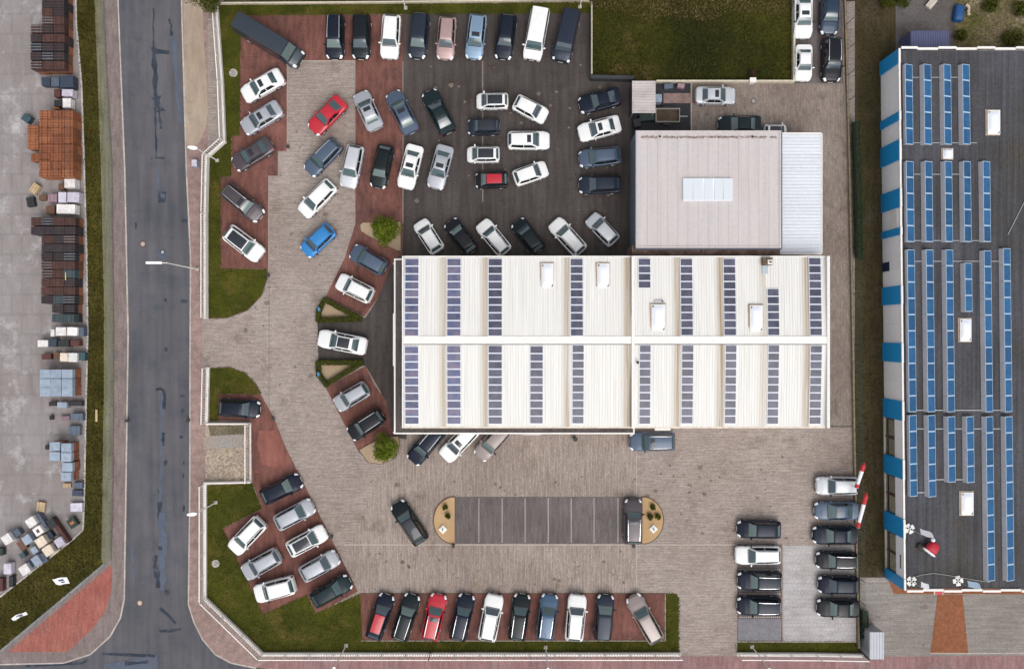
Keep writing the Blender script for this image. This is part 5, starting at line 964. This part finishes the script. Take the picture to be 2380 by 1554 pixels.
def car_meshes(ty):
    if ty in CM: return CM[ty]
    L, W, ZT, hood, cowl, belt, deck, a, b, c, d, rw, wb = TY[ty]; D = {}
    box_ = ty in ('van', 'longvan')
    top = [(0, hood - .24), (.004, hood - .14), (.014, hood - .05), (.035, hood), (a * .6, lerp(hood, cowl, .62)), (a, cowl), (a + .03, belt), (max(d - .03, a + .1), belt if ty not in ('sedan', 'coupe') else deck), (min(d + .005, .975), deck), (.984, deck - .05), (.994, deck - .16), (1, deck - .30)]
    def zt(s): return kf(top, s)
    def hw(s):
        f = 1.0; s0 = .15
        if s < s0: f -= (.30 if not box_ else .16) * ((s0 - s) / s0) ** 2.6
        if s > .88: f -= (.17 if not box_ else .05) * ((s - .88) / .12) ** 2.4
        return f * W / 2
    wr_ = .33 if not box_ else .36; xs = (.185, .80) if ty != 'longvan' else (.14, .78)
    def zb(s):
        z = .22 + .10 * max(0, (.04 - s) / .04) + .12 * max(0, (s - .95) / .05)
        for w_ in xs:
            dx = (s - w_) * L
            if abs(dx) < wr_ + .05: z = max(z, wr_ + math.sqrt(max(0, (wr_ + .05) ** 2 - dx * dx)))
        return z
    def sec(s):
        w, t, z0 = hw(s), zt(s), zb(s); zm = max(t - .30, z0 + .05)
        return [(0, t + .045), (.40 * w, t + .038), (.72 * w, t + .018), (.90 * w, t - .028), (.975 * w, t - .10), (w, max(zm, z0 + .03)), (w * 1.0, max(z0 + .02, .48)), (.975 * w, z0)]
    def bpt(s, q):
        p = sec(s); i = min(int(q), 6); f = q - i; return (L / 2 - s * L, lerp(p[i][0], p[i + 1][0], f), lerp(p[i][1], p[i + 1][1], f))
    ss = [0, .004, .014, .035, .06, .09] + [.11 + .012 * i for i in range(14)] + [.30 + .05 * i for i in range(9)] + [.72 + .012 * i for i in range(15)] + [.91, .93, .95, .965, .975, .984, .994, 1]
    mb = MB(); n = 16
    for s in ss:
        p = sec(s); x = L / 2 - s * L; ring = [(x, -y, z) for y, z in p[::-1]] + [(x, y, z) for y, z in p[1:]]; ring.append((x, 0, p[-1][1]))
        mb.v += ring
    n = 16
    for i in range(len(ss) - 1):
        for j in range(n): mb.f.append((i * n + j, i * n + (j + 1) % n, (i + 1) * n + (j + 1) % n, (i + 1) * n + j))
    mb.f.append(tuple(range(n))[::-1]); mb.f.append(tuple((len(ss) - 1) * n + j for j in range(n)))
    # greenhouse shell
    roof = [(a, cowl - .02), (lerp(a, b, .5), lerp(cowl, ZT, .56)), (b, ZT - .045), (lerp(b, c, .12), ZT - .012), (lerp(b, c, .45), ZT), (lerp(b, c, .85), ZT - .02), (c, ZT - .055), (lerp(c, d, .5), lerp(ZT, deck, .46)), (d, deck - .02)]
    def zr(s): return kf(roof, s)
    def gb(s): return (1 - .09 * max(0, (.45 - s) / .3) ** 1.5 - .12 * max(0, (s - .6) / .4) ** 1.6) if not box_ else (1 - .07 * max(0, (.28 - s) / .2) - .03 * max(0, (s - .6) / .4))
    def wbs(s): return W / 2 * wb * gb(s)
    def wrs(s): return W / 2 * rw * gb(s)
    def yt(s): t = max(0, min(1, (zr(s) - belt) / (ZT - belt))); return lerp(wbs(s), wrs(s), t)
    cr = .035
    gs = sorted(set([a, lerp(a, b, .25), lerp(a, b, .5), lerp(a, b, .75), b, lerp(b, c, .12), lerp(b, c, .3), lerp(b, c, .45), lerp(b, c, .65), lerp(b, c, .85), c, lerp(c, d, .5), d])); o = len(mb.v)
    for s in gs:
        x = L / 2 - s * L; y = yt(s); z = zr(s); h_ = [(wbs(s), belt - .06), (y * 1.0, z - .05 if z > belt + .05 else z - .02), (y * .93, z), (y * .62, z + cr * .65), (0, z + cr)]
        mb.v += [(x, -q, zz) for q, zz in h_] + [(x, q, zz) for q, zz in h_[::-1][1:]]
    m = 9
    for i in range(len(gs) - 1):
        for j in range(m - 1): mb.f.append((o + i * m + j, o + i * m + j + 1, o + (i + 1) * m + j + 1, o + (i + 1) * m + j))
    D['body'] = mb.mesh('body', 32)
    def spt(s, v):   # point on roof surface, v -1..1
        y = yt(s); av = abs(v); h_ = [(0, zr(s) + cr), (.62, zr(s) + cr * .65), (.93, zr(s)), (1.0, zr(s) - .05)]; return Vector((L / 2 - s * L, v * y, kf(h_, av)))
    def grid(f, nu, nv, th=.0):
        g_ = MB(); g_.v = [tuple(f(i / nu, j / nv)) for i in range(nu + 1) for j in range(nv + 1)]
        g_.f = [(i * (nv + 1) + j, (i + 1) * (nv + 1) + j, (i + 1) * (nv + 1) + j + 1, i * (nv + 1) + j + 1) for i in range(nu) for j in range(nv)]; return g_
    up = Vector((0, 0, .012))
    D['windscreen'] = grid(lambda i, j: spt(lerp(a + .012 * 4 / L, b - .012, i), lerp(-.9, .9, j)) + Vector((.010, 0, .012)), 6, 8).mesh('windscreen', 40)
    if not box_ or True: D['rear_window'] = grid(lambda i, j: spt(lerp(c + .15 * (d - c), d - .12 * (d - c), i), lerp(-.84, .84, j)) + Vector((-.012, 0, .012)), 4, 8).mesh('rear_window', 40)
    D['cowl_panel'] = grid(lambda i, j: Vector((L / 2 - lerp(a - .012, a + .004, i) * L, lerp(-.86, .86, j) * wbs(a), max(cowl, zt(lerp(a - .012, a + .004, i))) + .052 - .03 * lerp(-1, 1, j) ** 2)), 2, 8).mesh('cowl_panel')
    D['sunroof'] = grid(lambda i, j: spt(lerp(b + .03, b + .125, i), lerp(-.64, .64, j)) + up, 3, 6).mesh('sunroof', 40)
    D['glass_roof'] = grid(lambda i, j: spt(lerp(b + .004, lerp(b, c, .88), i), lerp(-.84, .84, j)) + up, 8, 6).mesh('glass_roof', 40)
    mid = lerp(b, c, .42 if not box_ else .2)
    def side(s0b, s0t, s1b, s1t, sg):
        def f(i, j):
            r = lerp(.12, .84, j); s = lerp(lerp(s0b, s0t, j), lerp(s1b, s1t, j), i); return Vector((L / 2 - s * L, sg * (lerp(wbs(s), wrs(s), r) + .016), lerp(belt - .03, ZT - .06, r) + .006))
        return grid(f, 4, 2)
    for sg, nm in ((-1, 'r'), (1, 'l')):
        fl = side(lerp(a, b, .40), b + .012, mid - .008, mid - .008, sg); rl = side(mid + .008, mid + .008, lerp(c, d, .30) if ty != 'longvan' else mid + .1, c - .015 if ty != 'longvan' else mid + .1, sg)
        if sg < 0: fl.f = [q[::-1] for q in fl.f]; rl.f = [q[::-1] for q in rl.f]
        D['fw' + nm] = fl.mesh('side_window'); D['rw' + nm] = rl.mesh('side_window')
        D['rail' + nm] = None
        rb = MB(); pr = [spt(lerp(b + .02, c - .004, i / 6), sg * .93) + Vector((0, 0, .012 if i in (0, 6) else .055)) for i in range(7)]
        for p, q in zip(pr, pr[1:]): rb.bar(p, q, .045, .035)
        D['rail' + nm] = rb.mesh('roof_rail')
        hl = grid(lambda i, j: Vector(bpt(lerp(.004, .070 if not box_ else .045, i), lerp(2.1, 4.4, j))) * 1.0 + Vector((.012, .010, .012)), 4, 5); tl = grid(lambda i, j: Vector(bpt(lerp(.965, .9985, i), lerp(2.9, 4.9, j))) + Vector((-.012, .010, .010)), 4, 5)
        if sg < 0:
            for g_ in (hl, tl): g_.v = [(x, -y, z) for x, y, z in g_.v]; g_.f = [q[::-1] for q in g_.f]
        D['hl' + nm] = hl.mesh('headlight', 40); D['tl' + nm] = tl.mesh('tail_light', 40)
        xm_ = L / 2 - lerp(a, b, .42) * L; yb = wbs(lerp(a, b, .42)); mm = blob(.09, .13, .075, (xm_, sg * (yb + .15), belt + .09), 10, 6, .8); mm.bar((xm_, sg * (yb - .02), belt + .02), (xm_, sg * (yb + .1), belt + .07), .05); D['mir' + nm] = mm.mesh('mirror', 50)
        ws = []
        for k, w_ in enumerate(xs):
            x = L / 2 - w_ * L; y0 = sg * (W / 2 - .20); y1 = sg * (W / 2 + .004); t_ = MB(); nn = 20
            prof = [(y0, wr_ - .1), (y0, wr_ - .02), (lerp(y0, y1, .1), wr_), (lerp(y0, y1, .9), wr_), (y1, wr_ - .02), (y1, wr_ - .1)]
            for y, r in prof: t_.v += [(x + r * math.cos(2 * math.pi * i / nn), y, wr_ + r * math.sin(2 * math.pi * i / nn)) for i in range(nn)]
            for q in range(5):
                for i in range(nn): f_ = (q * nn + i, q * nn + (i + 1) % nn, (q + 1) * nn + (i + 1) % nn, (q + 1) * nn + i); t_.f.append(f_ if sg > 0 else f_[::-1])
            r_ = MB(); r_.tube((x, y1 - sg * .08, wr_), (x, y1 - sg * .015, wr_), wr_ - .1, n=20)
            for i in range(5): an = i * 2 * math.pi / 5; r_.bar((x, y1 - sg * .01, wr_), (x + (wr_ - .1) * math.cos(an), y1 - sg * .012, wr_ + (wr_ - .1) * math.sin(an)), .05, .02)
            D[f'ty{nm}{k}'] = t_.mesh('wheel', 35); D[f'ri{nm}{k}'] = r_.mesh('rim')
    D['grille'] = MB().box(L / 2 - .03, L / 2 + .012, -.42 * W * .62, .42 * W * .62, .34, hood - .26).mesh('grille')
    D['pf'] = MB().box(L / 2 + .013, L / 2 + .025, -.26, .26, .38, .49).mesh('number_plate'); D['pr'] = MB().box(-L / 2 - .014, -L / 2 + .02, -.26, .26, .52, .63).mesh('number_plate')
    CM[ty] = D; return D
PC = {'white': (.74, .74, .735), 'silver': (.36, .375, .41), 'pale': (.50, .52, .55), 'black': (.006, .007, .011), 'navy': (.007, .011, .024), 'green': (.006, .011, .014), 'slate': (.062, .092, .145), 'dslate': (.018, .025, .042), 'steel': (.075, .14, .25), 'blue': (.022, .20, .50), 'red': (.42, .006, .020), 'brown': (.060, .046, .055), 'pink': (.36, .245, .235), 'beige': (.25, .205, .195), 'teal': (.009, .020, .025), 'vanblue': (.026, .036, .050), 'navyblue': (.010, .030, .065), 'ltblue': (.17, .26, .37)}
PM = {}
def paint(k):
    if k not in PM:
        c = PC[k]; dark = max(c) < .05; m, nt, b = new_mat('paint_' + k)
        b.inputs['Base Color'].default_value = rgb(c); b.inputs['Metallic'].default_value = 0 if k in ('white', 'red', 'black') else .25; b.inputs['Roughness'].default_value = .38; b.inputs['Coat Weight'].default_value = .2 if dark else .45; b.inputs['Coat Roughness'].default_value = .08; b.inputs['Specular IOR Level'].default_value = .22 if dark else .5
        N = nt.nodes.new; g = N('ShaderNodeTexCoord'); n = N('ShaderNodeTexNoise'); n.inputs['Scale'].default_value = 2.2; n.inputs['Detail'].default_value = 6; r = N('ShaderNodeMapRange'); r.inputs[3].default_value = .90; r.inputs[4].default_value = 1.10
        vm = N('ShaderNodeVectorMath'); vm.operation = 'SCALE'; vm.inputs[0].default_value = c; nt.links.new(g.outputs['Object'], n.inputs['Vector']); nt.links.new(n.outputs['Fac'], r.inputs[0]); nt.links.new(r.outputs[0], vm.inputs['Scale']); nt.links.new(vm.outputs[0], b.inputs['Base Color'])
        r2 = N('ShaderNodeMapRange'); r2.inputs[3].default_value = .30; r2.inputs[4].default_value = .48; nt.links.new(n.outputs['Fac'], r2.inputs[0]); nt.links.new(r2.outputs[0], b.inputs['Roughness'])
        PM[k] = m
    return PM[k]
M['red_roof'] = plain('red_roof_paint', (.42, .008, .022), .3, 0, .6)
rc = random.Random(11)
def car(fu, fv, ru, rv, ty, col, ex, label, group='cars parked around the dealership', z=.115, W=None):
    D = car_meshes(ty); L0, W0 = TY[ty][0], TY[ty][1]; hz = TY[ty][2]; zm = .55 if ty != 'longvan' else 1.2
    a = P(fu, fv, zm); b = P(ru, rv, zm); d = a - b; c = (a + b) / 2; L = d.length
    t = thing('parked_van' if ty in ('van', 'longvan') else 'parked_car', label, 'van' if ty in ('van', 'longvan') else 'car', (c.x, c.y, z), group, False)
    t.rotation_euler = (0, 0, math.atan2(d.y, d.x)); k = L / L0; t.scale = (k, (W or W0) / W0 * (1 if abs(k - 1) < .12 else (1 + (k - 1) * .3)), 1)
    pm = paint(col); gl = M[rc.choice(['glass', 'glass_b', 'glass_sky', 'glass_sky'] if max(PC[col]) < .3 else ['glass', 'glass', 'glass_b'])]  # dark cars mostly get the glass with the sky reflection painted in
    put(D['body'], 'body', pm, t); put(D['windscreen'], 'windscreen', gl, t); put(D['cowl_panel'], 'cowl_panel', 'dark', t)
    put(D['rear_window'], 'rear_window', gl if ty != 'longvan' else pm, t) if ty != 'longvan' else None
    for s in 'rl':
        put(D['fw' + s], 'side_window', 'glass_dk', t); put(D['rw' + s], 'side_window', 'glass_dk', t)
        put(D['hl' + s], 'headlight', 'lamp_glass', t); put(D['tl' + s], 'tail_light', 'tail', t); put(D['mir' + s], 'mirror', pm if rc.random() < .7 else 'dark', t)
        for q in '01': w_ = put(D[f'ty{s}{q}'], 'wheel', 'tyre', t); put(D[f'ri{s}{q}'], 'rim', 'rim', w_)
        if 'r' in ex: put(D['rail' + s], 'roof_rail', 'chrome' if 'k' not in ex else 'dark', t)
    put(D['grille'], 'grille', 'dark', t); put(D['pf'], 'number_plate', 'plate', t); put(D['pr'], 'number_plate', 'plate', t)
    if 's' in ex: put(D['sunroof'], 'sunroof', 'sun_glass', t)
    if 'p' in ex: put(D['glass_roof'], 'glass_roof', 'sun_glass', t)
    if 'q' in ex: tag(put(D['glass_roof'], 'roof_panel', 'red_roof', t), 'bright red roof')
    return t
CARS = [
 (697, 140, 554, 53, 'longvan', 'vanblue', '', 'long dark blue-grey delivery van parked askew at the top left'),
 (778.5, 139, 781, 38, 'mpv', 'navy', 'r', 'dark navy people carrier with roof rails, first in the top row'), (839, 139, 842, 38, 'mpv', 'green', '', 'black people carrier second in the top row'),
 (905, 139, 912, 38, 'suv', 'white', '', 'white off-roader in the top row between black cars'), (969, 138, 980, 34, 'mpv', 'dslate', '', 'dark slate people carrier left of the pinkish car'),
 (1034, 140, 1041, 42, 'wagon', 'pink', '', 'pinkish beige estate in the top row'), (1100, 139, 1112, 36, 'wagon', 'ltblue', 'sr', 'light steel-blue estate with sunroof in the top row'),
 (1168, 139, 1182, 36, 'wagon', 'navy', '', 'dark navy estate left of the white van'), (1235, 141, 1256, 26, 'van', 'white', '', 'white van in the top row'), (1302, 145, 1328, 30, 'van', 'dslate', '', 'dark slate van at the right end of the top row'),
 (566, 226, 657, 176, 'sedan', 'white', 's', 'white sedan with sunroof at the left red paving'), (566, 302, 653, 250, 'sedan', 'silver', 's', 'silver sedan with sunroof just below the white sedan'),
 (545, 386, 633, 333, 'sedan', 'brown', 's', 'dark brown sedan beside the fence bend lamp'), (607, 506, 524, 438, 'wagon', 'brown', 'rs', 'dark brown estate with pale roof rails near the fence'), (608, 597, 530, 537, 'suv', 'white', 'p', 'white off-roader with black glass roof near the lawn curve'),
 (726, 306, 797, 234, 'coupe', 'red', '', 'red coupe on the left beige lane'), (717, 402, 786, 332, 'wagon', 'slate', 'r', 'slate-blue estate with a pale rail below the red coupe'), (703, 498, 774, 427, 'hatch', 'white', '', 'white hatchback on the left beige lane'), (708, 589, 772, 530, 'hatch', 'blue', '', 'bright blue hatchback on the left beige lane'),
 (836, 216, 876, 303, 'sedan', 'silver', 's', 'silver-grey sedan on the red stripe'), (911, 215, 959, 311, 'sedan', 'slate', 's', 'slate-grey sedan right of the red stripe'), (995, 213, 1044, 311, 'coupe', 'teal', '', 'dark teal coupe facing up on the dark paving'),
 (808, 437, 829, 339, 'wagon', 'pale', '', 'pale silver estate on the edge of the red stripe'), (877, 437, 899, 339, 'hatch', 'green', '', 'black hatchback on the red stripe'), (941, 439, 967, 339, 'sedan', 'white', 's', 'white sedan with sunroof right of the black hatchback'), (1010, 439, 1037, 340, 'sedan', 'silver', 's', 'silver sedan with sunroof at the end of its row'),
 (1107, 238, 1181, 237, 'city', 'white', 'p', 'small white city car with black roof, topmost of the small cars'), (1087, 297, 1161, 296, 'city', 'dslate', 'p', 'small dark grey city car below the topmost white one'), (1085, 361, 1161, 361, 'city', 'white', 'p', 'small white city car with black roof above the red-roofed one'), (1105, 421, 1180, 419, 'city', 'black', 'q', 'small black city car with a bright red roof'),
 (1269, 275, 1196, 237, 'hatch', 'white', '', 'white hatchback, topmost of three facing right'), (1277, 328, 1179, 328, 'wagon', 'white', 's', 'white estate with sunroof, middle of three facing right'), (1271, 391, 1194, 418, 'hatch', 'white', '', 'white hatchback, lowest of three facing right'),
 (1346, 248, 1441, 224, 'coupe', 'navy', '', 'navy blue coupe below the field corner'), (1344, 313, 1440, 288, 'sedan', 'white', 's', 'white sedan with sunroof left of the grey hall'), (1345, 372, 1442, 361, 'hatch', 'slate', '', 'slate-blue hatchback left of the grey hall'), (1345, 432, 1442, 429, 'hatch', 'dslate', '', 'dark slate hatchback left of the grey hall'),
 (974, 515, 1019, 585, 'hatch', 'white', '', 'white hatchback, first in the row above the white roof'), (1044, 515, 1099, 586, 'hatch', 'black', '', 'black hatchback, second in the row above the white roof'), (1117, 517, 1176, 588, 'wagon', 'white', 'rk', 'white estate, third in the row above the white roof'), (1200, 515, 1254, 584, 'hatch', 'green', '', 'dark green-black hatchback, fourth in the row above the white roof'), (1285, 515, 1351, 587, 'wagon', 'white', 'rk', 'white estate, fifth in the row above the white roof'), (1370, 504, 1428, 564, 'hatch', 'pale', '', 'silver hatchback, last in the row above the white roof'),
 (819, 582, 897, 627, 'suv', 'slate', '', 'slate-blue off-roader below the shrub bed'), (786, 651, 866, 690, 'suv', 'white', 'rk', 'white off-roader above the upper triangular hedge'), (740, 784, 853, 806, 'sedan', 'white', 'p', 'large white sedan with glass roof between the triangular hedges'), (781, 943, 855, 899, 'wagon', 'silver', 'rk', 'silver estate below the lower triangular hedge'), (814, 1010, 889, 961, 'suv', 'black', 'r', 'black off-roader with roof rails above the lower shrub bed'),
 (957, 1072, 1024, 993, 'wagon', 'navy', 'r', 'dark navy estate half under the canopy edge'), (1031, 1064, 1103, 990, 'wagon', 'white', 's', 'white estate with sunroof half under the canopy edge'), (1112, 1062, 1180, 988, 'wagon', 'beige', '', 'beige estate half under the canopy edge'), (1462, 1025, 1567, 1024, 'suv', 'slate', 'rs', 'slate-blue off-roader with silver rails at the canopy corner'),
 (605, 951, 511, 945, 'hatch', 'navy', '', 'dark navy hatchback on the pad beside the entrance fence'), (699, 1113, 611, 1156, 'hatch', 'navy', '', 'dark navy hatchback at the top of the slanted red lot'), (728, 1171, 643, 1216, 'hatch', 'silver', '', 'silver hatchback second down the right slanted column'), (757, 1232, 672, 1277, 'hatch', 'white', 'p', 'white car with black glass roof in the right slanted column'), (785, 1290, 702, 1335, 'hatch', 'silver', '', 'silver hatchback fourth down the right slanted column'), (813, 1347, 728, 1395, 'hatch', 'teal', '', 'black-green hatchback at the bottom of the right slanted column'),
 (541, 1279, 610, 1207, 'wagon', 'white', 'rk', 'white estate at the top of the left slanted column'), (567, 1332, 651, 1285, 'wagon', 'silver', 'rk', 'silver estate in the middle of the left slanted column'), (594, 1379, 687, 1354, 'suv', 'white', '', 'white off-roader at the bottom of the left slanted column'),
 (921, 1167, 982, 1258, 'wagon', 'green', 'p', 'black-green estate parked alone on the south plaza'), (1470, 1158, 1469, 1262, 'suv', 'brown', 'rs', 'dark brown off-roader with silver rails on the parking island'),
 (901, 1380, 867, 1481, 'hatch', 'navy', 'q', 'dark car with red roof, first in the bottom row'), (960, 1380, 927, 1484, 'wagon', 'green', 'r', 'black-green estate with rails, second in the bottom row'), (1021, 1379, 997, 1484, 'wagon', 'red', 'rs', 'bright red estate with rails in the bottom row'), (1086, 1380, 1062, 1484, 'wagon', 'navy', 'r', 'dark navy estate with rails right of the red one'), (1151, 1379, 1130, 1485, 'suv', 'white', 'rk', 'white off-roader, fifth in the bottom row'), (1214, 1379, 1199, 1484, 'wagon', 'green', 'r', 'black-green estate with rails, sixth in the bottom row'), (1278, 1379, 1264, 1484, 'wagon', 'steel', 'r', 'steel-blue estate with rails in the bottom row'), (1342, 1379, 1332, 1485, 'suv', 'white', 'rk', 'white off-roader, eighth in the bottom row'), (1407, 1380, 1398, 1483, 'mpv', 'dslate', '', 'dark slate people carrier, ninth in the bottom row'), (1468, 1383, 1527, 1488, 'wagon', 'beige', '', 'pinkish beige long estate parked askew at the end of the bottom row'),
 (1712, 1227, 1812, 1229, 'hatch', 'navy', '', 'dark navy hatchback, topmost of the inner display column'), (1707, 1288, 1812, 1287, 'wagon', 'white', 'rk', 'white estate in the inner display column'), (1713, 1347, 1815, 1348, 'wagon', 'navy', 'r', 'black estate third down the inner display column'), (1712, 1405, 1813, 1406, 'wagon', 'navy', 'r', 'black estate lowest of the inner display column'),
 (1894, 1127, 1990, 1127, 'wagon', 'pale', '', 'pale silver estate, topmost of the outer display column'), (1891, 1185, 1991, 1185, 'sedan', 'slate', 's', 'slate-blue sedan with sunroof in the outer display column'), (1887, 1241, 1988, 1242, 'sedan', 'navy', '', 'dark navy sedan, third down the outer display column'), (1895, 1299, 1988, 1300, 'wagon', 'black', 'r', 'black estate with rail, fourth down the outer display column'), (1900, 1356, 1991, 1357, 'hatch', 'navy', '', 'dark navy hatchback, fifth down the outer display column'), (1897, 1409, 1993, 1411, 'sedan', 'black', '', 'black sedan lowest of the outer display column'),
 (1864, 91, 1864, -12, 'sedan', 'white', 's', 'white sedan cut by the top edge beside the field'), (1924, 82, 1927, -18, 'sedan', 'navyblue', '', 'dark blue sedan cut by the top edge'), (1864, 190, 1865, 107, 'sedan', 'white', '', 'white sedan second in the lane beside the field'), (1929, 192, 1930, 90, 'suv', 'black', 'r', 'black off-roader with rails in the lane beside the field'),
 (1707, 225, 1614, 224, 'sedan', 'pale', 's', 'silver sedan beside the cream wall in the rear yard'), (1668, 292, 1766, 292, 'sedan', 'teal', '', 'dark green sedan half hidden behind the grey hall'), (1826, 309, 1772, 309, 'city', 'white', 'p', 'white car with dark roof half hidden behind the hall corner')]
PC['steel'] = (.038, .085, .155)
for cdef in CARS: car(*cdef)
